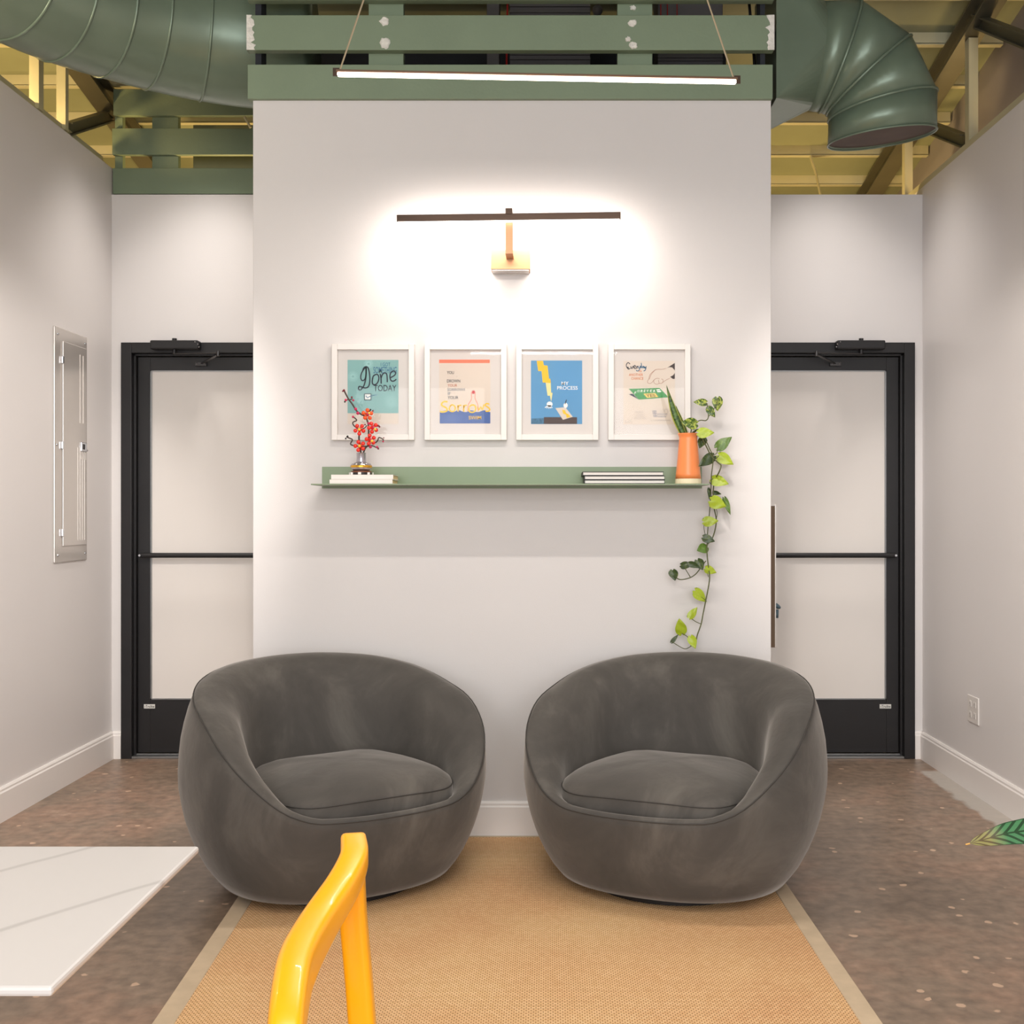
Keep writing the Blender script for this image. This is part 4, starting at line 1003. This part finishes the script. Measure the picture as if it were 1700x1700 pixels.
def y2(bm, d):
    ribbon(bm, [(743,667.5),(738,666.5),(733.5,669.5),(733.5,673),(739,676),(742.5,679.5),(740,683),(733,684),(731,682)], 2.6, d)
    ribbon(bm, [(748,673),(746,678),(748,682.5),(753,683),(756,678),(754,673.5),(750.5,672),(747.5,674)], 2.2, d)
    for x in (760, 769.5): ribbon(bm, [(x,672.5),(x+.5,683.5)], 2.2, d, 0); ribbon(bm, [(x+.3,677),(x+2.5,673),(x+6,673)], 2.1, d)
    ribbon(bm, [(778.5,677),(779,682.5),(783,684.5),(788,683),(790,677),(787.5,673),(782.5,672.5),(779,676)], 2.3, d)
    ribbon(bm, [(793,675),(795,681),(798,675),(800.5,681),(803.5,671.5)], 2.2, d, 2)
    ribbon(bm, [(812.5,671),(808,670),(805.5,672.5),(809,675.5),(813,679),(811,682.5),(806,682.5)], 2.2, d)
    ptext(bm, 'SWIM', 778, 799, 690.5, 696.5, d)
ink(pr_, 'yellow_lettering', I_yel, y2, 3)
def s2(bm, d): ptext(bm, 'YOU', 742, 753.5, 616, 621, d); ptext(bm, 'DROWN', 742, 764, 630, 635, d); ptext(bm, 'YOUR', 743, 761, 657.5, 662.5, d)
ink(pr_, 'dark_lettering', I_dark, s2, 3)
ink(pr_, 'brown_lettering', I_brown, lambda bm, d: ptext(bm, 'YOUR', 743, 759, 637.5, 642, d), 3)
ink(pr_, 'faint_lettering', mat('ink_faint', srgb(224, 206, 194), .8), lambda bm, d: ptext(bm, "CAN'T", 743, 760, 623.5, 627.5, d), 3)
ink(pr_, 'grey_lettering', I_grey, lambda bm, d: (ptext(bm, 'SORROWS', 742.5, 772, 644.5, 649, d), ptext(bm, 'IF', 743.5, 748, 651, 655.5, d)), 3)
ink(pr_, 'swimmer_outline', I_coral, lambda bm, d: ribbon(bm, [(776.5,683),(777,675),(778.5,669.5),(782,664.5),(783,660),(782.5,654),(784,650),(787.5,649.5),(789,653),(788.5,660),(790.5,666),(793,671),(793.5,683)], .8, d), 4)
ink(pr_, 'red_spot', M_red, lambda bm, d: flat(bm, [(786+2.7*math.cos(a), 651+3*math.sin(a)) for a in [i*PI/6 for i in range(12)]], d), 5)

# 3: my process
t = frame(857, 993.5, 'white framed blue print with yellow lightning bolt, third from left')
pr_ = poster(t, 881.5, 966.5, 598.5, 704, I_sky)
ink(pr_, 'lightning_bolt', mat('ink_bolt', srgb(248, 192, 40), .7), lambda bm, d: flat(bm, ((891,599),(901.5,599),(903,606.5),(909,607),(911.5,629),(913.5,628.5),(914.5,636),(901,635),(899,616),(893.5,616)), d))
ink(pr_, 'bolt_tail', mat('ink_bolt_pale', srgb(240, 222, 150), .7), lambda bm, d: flat(bm, ((906,635.5),(914.3,636),(915,652),(917.5,652),(915,667),(913,657),(909,657)), d), 2)
def h3(bm, d):
    flat(bm, [(912.5+5*math.cos(a)*1.0, 671+4.5*math.sin(a)) for a in [i*PI/6 for i in range(12)]], d)
    for a in (-.9, -.45, 0, .4, .8): ribbon(bm, [(912+2*math.sin(a), 673), (911+9*math.sin(a)*.9, 674+4.5*math.cos(a))], 1.4, d, 0)
    ptext(bm, 'MY', 932, 944, 633.5, 639.5, d); ptext(bm, 'PROCESS', 925, 959, 641, 647, d)
ink(pr_, 'white_hand_and_lettering', I_white, h3, 3)
ink(pr_, 'desk', mat('ink_desk', srgb(78, 62, 58), .7), lambda bm, d: flat(bm, ((903,692.5),(958,692.5),(958,703.8),(903,703.8)), d))
ink(pr_, 'dotted_ground', mat('ink_dots', srgb(66, 108, 136), .7, var=.5, scale=300), lambda bm, d: flat(bm, ((882,695),(903,694),(903,703.8),(882,703.8)), d))
ink(pr_, 'sheet_of_paper', I_paper, lambda bm, d: flat(bm, ((922,677.5),(938.5,676),(951,692),(934.5,697)), d), 3)
ink(pr_, 'drawn_bolt', I_yel, lambda bm, d: flat(bm, ((933,680),(938,681),(940,686),(943,687),(947.5,692),(941,694),(939,688),(935,687)), d), 4)
ink(pr_, 'drawing_hand', I_white, lambda bm, d: flat(bm, [(939+3.6*math.cos(a), 673+4.3*math.sin(a)) for a in [i*PI/6 for i in range(12)]], d), 5)
ink(pr_, 'pen', I_dark, lambda bm, d: ribbon(bm, [(940.5,663.5),(938,671)], 1.3, d, 0), 6)

# 4: everyday is another chance
t = frame(1010, 1146.5, 'white framed cream print with hand and green ticket, rightmost, behind the snake plant')
pr_ = poster(t, 1035, 1120.5, 599, 704.5, I_paper)
ink(pr_, 'script_lettering', I_dark, lambda bm, d: [ribbon(bm, p_, 1.25, d) for p_ in ([(1046,604.5),(1043,602),(1040,605),(1040.5,610),(1043.5,611.5),(1042,609),(1043,613),(1047,611)], [(1047,608),(1049,612),(1051,607.5)], [(1052,610.5),(1055,608.5),(1053.5,606.5),(1051.8,609.5),(1054,612),(1056.5,610.5)], [(1057,607.5),(1057.5,612)], [(1057.5,609.5),(1059.5,607.5)])], 2)
ink(pr_, 'blue_script_lettering', I_blue, lambda bm, d: [ribbon(bm, p_, 1.25, d) for p_ in ([(1059.5,607.5),(1060,611),(1062.5,610.5)], [(1063,607),(1061.5,614),(1058,616),(1056,614)], [(1064.5,602.5),(1065.5,611)], [(1065,608),(1062.8,609.5),(1065.3,611)], [(1069,608),(1067,608.5),(1067.5,611),(1069.2,608.5),(1069.8,611.5)], [(1070.5,608.5),(1071,611.5),(1073,608)], [(1072.8,608),(1071.5,614),(1068.5,616)])], 2)
ink(pr_, 'orange_lettering', I_orange, lambda bm, d: (ptext(bm, 'IS', 1060.5, 1065.5, 614.5, 618, d), ptext(bm, 'ANOTHER', 1044, 1067.5, 620, 624.3, d), ptext(bm, 'CHANCE', 1048, 1068, 626, 630.5, d)), 2)
def hand4(bm, d):
    for p_ in ([(1106,611.5),(1100,613),(1090,613.3),(1084,617),(1079,622),(1077,629),(1075,633),(1076,636),(1080,636.5),(1084,633),(1086.5,630),(1091,628),(1095,629)],
               [(1088,613.5),(1081,622),(1078,630)], [(1086,630),(1085.5,635),(1090,638),(1094,636),(1093,631)], [(1094,636.5),(1099,636),(1101,631),(1098,629)], [(1099,636),(1104,632),(1112,628)]):
        ribbon(bm, p_, .6, d)
ink(pr_, 'hand_outline', I_line, hand4, 2)
ink(pr_, 'dark_cuff', I_cuff, lambda bm, d: (flat(bm, ((1107,611),(1120.3,602.5),(1120.3,615),(1116,610),(1111,609.5)), d), flat(bm, ((1120.3,619),(1120.3,629),(1117,629),(1112.5,625.5),(1117.5,623)), d)), 2)
ink(pr_, 'green_ticket', I_green, lambda bm, d: flat(bm, ((1044,645.5),(1095,644),(1110,659.5),(1060.5,663.5)), d), 2)
ink(pr_, 'ticket_shadow', I_dark, lambda bm, d: flat(bm, ((1044,654.5),(1050.5,653.5),(1060,663)), d), 1)
def tk(bm, d):
    for i, ch in enumerate('FOREVER'):
        x = 1053+i*5.2; ptext(bm, ch, x, x+3.6, 647.3-i*.15+(.9 if i in (0,6) else 0)+(2 if i == 0 else 0), 651.3-i*.15+(.9 if i in (0,6) else 0)+(2 if i == 0 else 0), d, .2)
    flat(bm, ((1089.5,646.5),(1095,646),(1096,648),(1090.5,648.4)), d); flat(bm, ((1090.5,649),(1097,648.7),(1098,650.8),(1091.5,651)), d)
ink(pr_, 'white_ticket_lettering', I_white, tk, 3)
ink(pr_, 'yellow_ticket_panel', mat('ink_ticket_yellow', srgb(230, 196, 96), .7), lambda bm, d: flat(bm, ((1068,653.5),(1088,652.5),(1093,659),(1074,660.5)), d), 3)
ink(pr_, 'yes_lettering', I_cuff, lambda bm, d: ptext(bm, 'YES', 1072, 1088, 654.3, 659, d, -.2), 4)
ink(pr_, 'emblem_print', mat('ink_slate', srgb(92, 96, 130), .7), lambda bm, d: (ptext(bm, 'YEP', 1082.5, 1090, 681.5, 684.5, d), ptext(bm, 'YEP', 1083, 1090.5, 685, 688, d), ptext(bm, 'YEP', 1084, 1091, 689, 692.5, d), ribbon(bm, [(1091,687.5),(1108,687.5)], .6, d, 0), ribbon(bm, [(1091,690),(1107.5,690)], .4, d, 0), ribbon(bm, [(1092,692),(1106,692)], .6, d, 0)), 2)
def faint(bm, d):
    for p_ in ([(1095,686.5),(1098,681),(1101,679.5),(1103,683),(1104,680),(1107,679.5),(1108.5,684),(1106,687)], [(1097,686),(1100,684),(1102,687)], [(1103,683),(1105,687)]): ribbon(bm, p_, .5, d)
    ptext(bm, 'ILLANDING', 1080, 1113, 696.5, 699, d)
    for (a, b, y) in ((1055,1070,690), (1054,1071,692.5), (1057,1069,688)): ribbon(bm, [(a, y), ((a+b)/2, y-.8), (b, y)], .4, d)
    ptext(bm, 'NICKEL', 1054, 1069, 683, 685, d); ptext(bm, 'ONE OF THE', 1052.5, 1072, 693.5, 695.5, d)
    ribbon(bm, [(1038.5,698),(1038.5,702),(1040,700),(1041,702),(1043,699.5),(1044,702),(1047,697),(1047.5,702),(1050,700)], .4, d)
ink(pr_, 'faint_print', mat('ink_faint_grey', srgb(178, 166, 158), .8), faint, 2)

# ------------------------------------------------------------------ picture light on the column
db_ = 4.36
t = thing('picture_light', 'bronze bar picture light on a copper wall bracket above the prints', 'lamp', (X(846, D0), D0, Z(432, D0)))
xa, xb = X(659, db_), X(1030, db_)
za, zb2 = Z(363, db_), Z(359, db_)
bm = bmesh.new(); beam(bm, (xa, db_+.004, za), (xb, db_-.004, zb2), .024, .026); link('lamp_bar', bm, M_bronze, t, bevel=.0015)
bm = bmesh.new(); beam(bm, (xa+.004, db_+.004, za-.0145), (xb-.004, db_-.004, zb2-.0145), .018, .003); link('led_strip', bm, M_led2, t)
bm = bmesh.new(); xc = X(845, db_); box(bm, xc-.013, xc+.013, db_-.014, db_+.016, Z(357, db_), Z(347, db_)); link('bar_clamp', bm, M_bronze, t, bevel=.001)
xc = X(846.5, 4.45); bm = bmesh.new()
box(bm, xc-.0145, xc+.0145, db_+.013, db_+.019, Z(418, 4.37), Z(352, 4.37)); box(bm, xc-.0145, xc+.0145, db_+.013, D0-.04, Z(418, 4.37)-.006, Z(418, 4.37)); link('arm', bm, M_copper, t)
bx('wall_bracket', (X(815, 4.47), X(880, 4.47), 4.47, D0, Z(447, 4.47), Z(415, 4.47)), M_copper, t, bevel=.001)
bx('bracket_base', (X(817, 4.48), X(878, 4.48), 4.475, D0, Z(447, 4.47)-.004, Z(447, 4.47)), M_panel, t)
lp = area('picture_lamp_light', (X(845, db_), db_+.02, Z(374, db_)), (math.radians(62), 0, 0), .84, .02, 6.5, (1, .9, .82)); attach(lp, t)

# ------------------------------------------------------------------ pendant bar
t = thing('linear_pendant', 'slim glowing bar pendant hanging on two cables in front of the column screen', 'lamp', (-.036, 3.42, 2.6))
A = P(558, 121.5, 3.40); B = P(1224, 130.5, 3.46)
B.z = A.z = (A.z+B.z)/2
bm = bmesh.new(); beam(bm, A+Vector((0,0,.002)), B+Vector((0,0,.002)), .018, .007); link('housing', bm, mat('pendant_housing', srgb(110, 84, 66), .35, metal=.6), t, bevel=.001)
dr_ = (B-A).normalized()
bm = bmesh.new(); beam(bm, A+dr_*.004+Vector((0,0,-.007)), B-dr_*.004+Vector((0,0,-.007)), .016, .011); link('diffuser', bm, M_led, t, bevel=.003)
CP = Vector(((A.x+B.x)/2, (A.y+B.y)/2, ZD(3.43)-.04))
def cable_top(px_b, px_t):
    return None
for E, pxb, pxt in ((A, 558, 600), (B, 1224, 1180)):
    bm = bmesh.new(); sgn = 1 if pxb < 900 else -1
    top = Vector((E.x+sgn*(42/122)*(CP.z-E.z)*1.0, E.y, CP.z))
    tube(bm, [E+Vector((sgn*.012, 0, .008)), top], .0026, n=6, smooth=0); link('cable', bm, M_cable, t)
    bm = bmesh.new(); beam(bm, E+Vector((0, 0, -.012)), E+Vector((0, 0, .012)), .019, .004); link('end_cap', bm, M_bronze, t)
bx('ceiling_canopy', (CP.x-.28, CP.x+.28, CP.y-.04, CP.y+.04, CP.z, ZD(3.43)-.006), M_white, t, bevel=.003)

# ------------------------------------------------------------------ table at lower left
t = thing('marble_table', 'white marble-topped table at the lower left edge of the view', 'table', (-1.4, 1.6, 0))
TX = -.5745; zt = .74; y0t, y1t = 1.325, 1.885
o = bx('tabletop', (TX-1.5, TX, y0t, y1t, zt-.012, zt), M_marble, None, bevel=.004, origin=(TX-.75, (y0t+y1t)/2, zt)); attach(o, t)
bx('pedestal_foot', (TX-1.15, TX-.45, 1.42, 1.79, 0, .02), M_black, t, bevel=.004)
for xx in (TX-1.05, TX-.55):
    bm = bmesh.new(); lathe(bm, [(.03, .02), (.03, zt-.013)], (xx, 1.605, 0), n=24); link('leg', bm, M_black, t)

# ------------------------------------------------------------------ yellow chair
t = thing('yellow_chair', 'yellow plastic chair beside the marble table in front of the left armchair', 'chair', (-.5, 1.65, 0))
def rr_sec(w, h, k=3):
    pts = []; c = min(w, h)*.26
    for (sx, sy, a0) in ((1, 1, 0), (-1, 1, PI/2), (-1, -1, PI), (1, -1, 1.5*PI)):
        for i in range(k+1):
            a = a0+PI/2*i/k; pts.append((sx*(w/2-c)+c*math.cos(a), sy*(h/2-c)+c*math.sin(a)))
    return pts
rail = [(-.342, 2.01, .727), (-.331, 1.95, .717), (-.338, 1.88, .700), (-.358, 1.78, .676), (-.366, 1.68, .662), (-.360, 1.60, .648), (-.345, 1.50, .616), (-.332, 1.45, .56), (-.325, 1.425, .48), (-.32, 1.41, .40)]
bm = bmesh.new()
ps = spline(rail, 8); m = len(ps); rings = []
for i, p in enumerate(ps):
    tt = (ps[min(i+1, m-1)]-ps[max(i-1, 0)]).normalized(); s = Vector((-1, 0, 0)) if abs(tt.z) > .9 else Vector((tt.y, -tt.x, 0)).normalized()*(1 if tt.y < 0 else -1)
    s = (s-tt*s.dot(tt)).normalized(); u = s.cross(tt).normalized()
    if u.z < 0 and abs(tt.z) < .9: u = -u
    f_ = i/(m-1); w = .044+.008*math.sin(PI*min(1, f_*1.3)); h = .032+.036*min(1, f_*2.2)
    rings.append([bm.verts.new(p+s*a+u*(b-h/2)) for a, b in rr_sec(w, h)])
for a, b in zip(rings, rings[1:]):
    for i in range(len(a)): bm.faces.new((a[i], a[(i+1)%len(a)], b[(i+1)%len(a)], b[i]))
bm.faces.new(rings[0][::-1]); bm.faces.new(rings[-1])
link('back_rail', bm, M_yellow, t, smooth=True)
def leg(pts, w=.038, h=.045):
    bm = bmesh.new(); tube(bm, pts, 1.0, sec=rr_sec(w, h), smooth=4); link('leg', bm, M_yellow, t, smooth=True)
leg([(-.337, 1.955, .695), (-.333, 1.955, .60), (-.318, 1.955, .42), (-.295, 1.96, .014)])
leg([(-.325, 1.43, .50), (-.32, 1.42, .40), (-.30, 1.37, .015)])
leg([(-.78, 1.80, .42), (-.80, 1.84, .010)]); leg([(-.78, 1.46, .42), (-.80, 1.40, .010)])
bx('seat', (-.80, -.33, 1.43, 1.84, .405, .435), M_yellow, t, bevel=.012, segs=4)

# ------------------------------------------------------------------ potted calathea whose leaf enters at right
def calmat():
    m = bpy.data.materials.new('striped_leaf'); m.use_nodes = True; nt = m.node_tree; b = nt.nodes['Principled BSDF']; N = nt.nodes.new; L = nt.links.new
    uv = N('ShaderNodeUVMap'); s = N('ShaderNodeSeparateXYZ'); L(uv.outputs[0], s.inputs[0])
    ab = N('ShaderNodeMath'); ab.operation = 'ABSOLUTE'; L(s.outputs[1], ab.inputs[0])
    k = N('ShaderNodeMath'); k.operation = 'MULTIPLY_ADD'; k.inputs[1].default_value = .16; L(ab.outputs[0], k.inputs[0]); L(s.outputs[0], k.inputs[2])
    f = N('ShaderNodeMath'); f.operation = 'MULTIPLY'; f.inputs[1].default_value = 10; L(k.outputs[0], f.inputs[0])
    fr = N('ShaderNodeMath'); fr.operation = 'FRACT'; L(f.outputs[0], fr.inputs[0])
    a = N('ShaderNodeMath'); a.operation = 'LESS_THAN'; a.inputs[1].default_value = .40; L(fr.outputs[0], a.inputs[0])
    c = N('ShaderNodeMath'); c.operation = 'LESS_THAN'; c.inputs[1].default_value = .07; L(ab.outputs[0], c.inputs[0])
    e = N('ShaderNodeMath'); e.operation = 'GREATER_THAN'; e.inputs[1].default_value = .93; L(ab.outputs[0], e.inputs[0])
    m1 = N('ShaderNodeMath'); m1.operation = 'MAXIMUM'; L(a.outputs[0], m1.inputs[0]); L(c.outputs[0], m1.inputs[1])
    m2 = N('ShaderNodeMath'); m2.operation = 'MAXIMUM'; L(m1.outputs[0], m2.inputs[0]); L(e.outputs[0], m2.inputs[1])
    tip = N('ShaderNodeMapRange'); tip.inputs[1].default_value = .70; tip.inputs[2].default_value = .84; L(s.outputs[0], tip.inputs[0])
    g = N('ShaderNodeMixRGB'); g.inputs[1].default_value = srgb(66, 116, 76); g.inputs[2].default_value = srgb(126, 120, 68); L(tip.outputs[0], g.inputs[0])
    dk = N('ShaderNodeMixRGB'); dk.inputs[1].default_value = srgb(30, 60, 34); dk.inputs[2].default_value = srgb(78, 62, 32); L(tip.outputs[0], dk.inputs[0])
    mx = N('ShaderNodeMixRGB'); L(m2.outputs[0], mx.inputs[0]); L(g.outputs[0], mx.inputs[1]); L(dk.outputs[0], mx.inputs[2]); L(mx.outputs[0], b.inputs['Base Color'])
    b.inputs['Roughness'].default_value = .4; return m
M_cal = calmat()
pc = Vector((1.18, 2.05, 0))
t = thing('potted_calathea', 'potted plant with striped green leaf reaching in at the right edge', 'plant', pc)
bm = bmesh.new(); lathe(bm, [(.10, 0), (.13, .24), (.135, .25), (.12, .25), (.115, .22)], pc, n=36); link('pot', bm, M_white, t, smooth=False)
bm = bmesh.new(); lathe(bm, [(.118, .215), (.118, .225)], pc, n=36); link('soil', bm, mat('soil', srgb(60, 44, 32), .95, var=.3, scale=60), t)
def striped(base, tip, w, nrm):
    bm = bmesh.new(); base = Vector(base); tip = Vector(tip); ax = tip-base; L_ = ax.length; axn = ax.normalized(); nrm = (nrm-axn*nrm.dot(axn)).normalized(); sd = axn.cross(nrm)
    uvl = bm.loops.layers.uv.new('UVMap'); g = []; NU = 26; NV = 8
    for i in range(NU+1):
        u = i/NU; hw = w/2*(math.sin(PI*u**.8)**.6 if 0 < i < NU else 0.004)
        g.append([(bm.verts.new(base+ax*u+sd*hw*(j/NV*2-1)+nrm*(.10*L_*math.sin(PI*u)-.12*abs(j/NV*2-1)*hw+.06*hw*math.sin(20*u))), (u, j/NV*2-1)) for j in range(NV+1)])
    for i in range(NU):
        for j in range(NV):
            q_ = (g[i][j], g[i+1][j], g[i+1][j+1], g[i][j+1]); f = bm.faces.new([v for v, _ in q_])
            for lp_, (_, uv) in zip(f.loops, q_): lp_[uvl].uv = uv
    link('leaf', bm, M_cal, t, smooth=True)
dl_ = 2.0
tipP = P(1609, 1400, dl_); baseP = P(1790, 1377, 2.04)
striped(baseP, tipP, .050, Vector((.1, -.75, .8)))
bm = bmesh.new(); tube(bm, [P(1610, 1400.5, dl_), P(1603, 1402, dl_)], .0014, n=6, smooth=0); link('leaf_tip', bm, mat('dry_tip', srgb(206, 158, 84), .7), t)
bm = bmesh.new(); tube(bm, [pc+Vector((0, 0, .22)), pc+Vector((-.06, 0, .5)), baseP+Vector((.05, 0, .01)), baseP], .004, smooth=6); link('stem', bm, M_stem, t)
for a, h_, r in ((0.4, .62, .30), (1.7, .70, .22), (-1.2, .66, .25), (-.4, .52, .36)):
    b0 = pc+Vector((.10*math.cos(a), .10*math.sin(a), h_-.08)); e0 = pc+Vector((r*math.cos(a), r*math.sin(a), h_+.05))
    striped(b0, e0, .085, Vector((0, 0, 1)))
    bm = bmesh.new(); tube(bm, [pc+Vector((.02*math.cos(a), .02*math.sin(a), .22)), (pc+b0)/2+Vector((0, 0, .05)), b0], .004, smooth=5); link('stem', bm, M_stem, t)
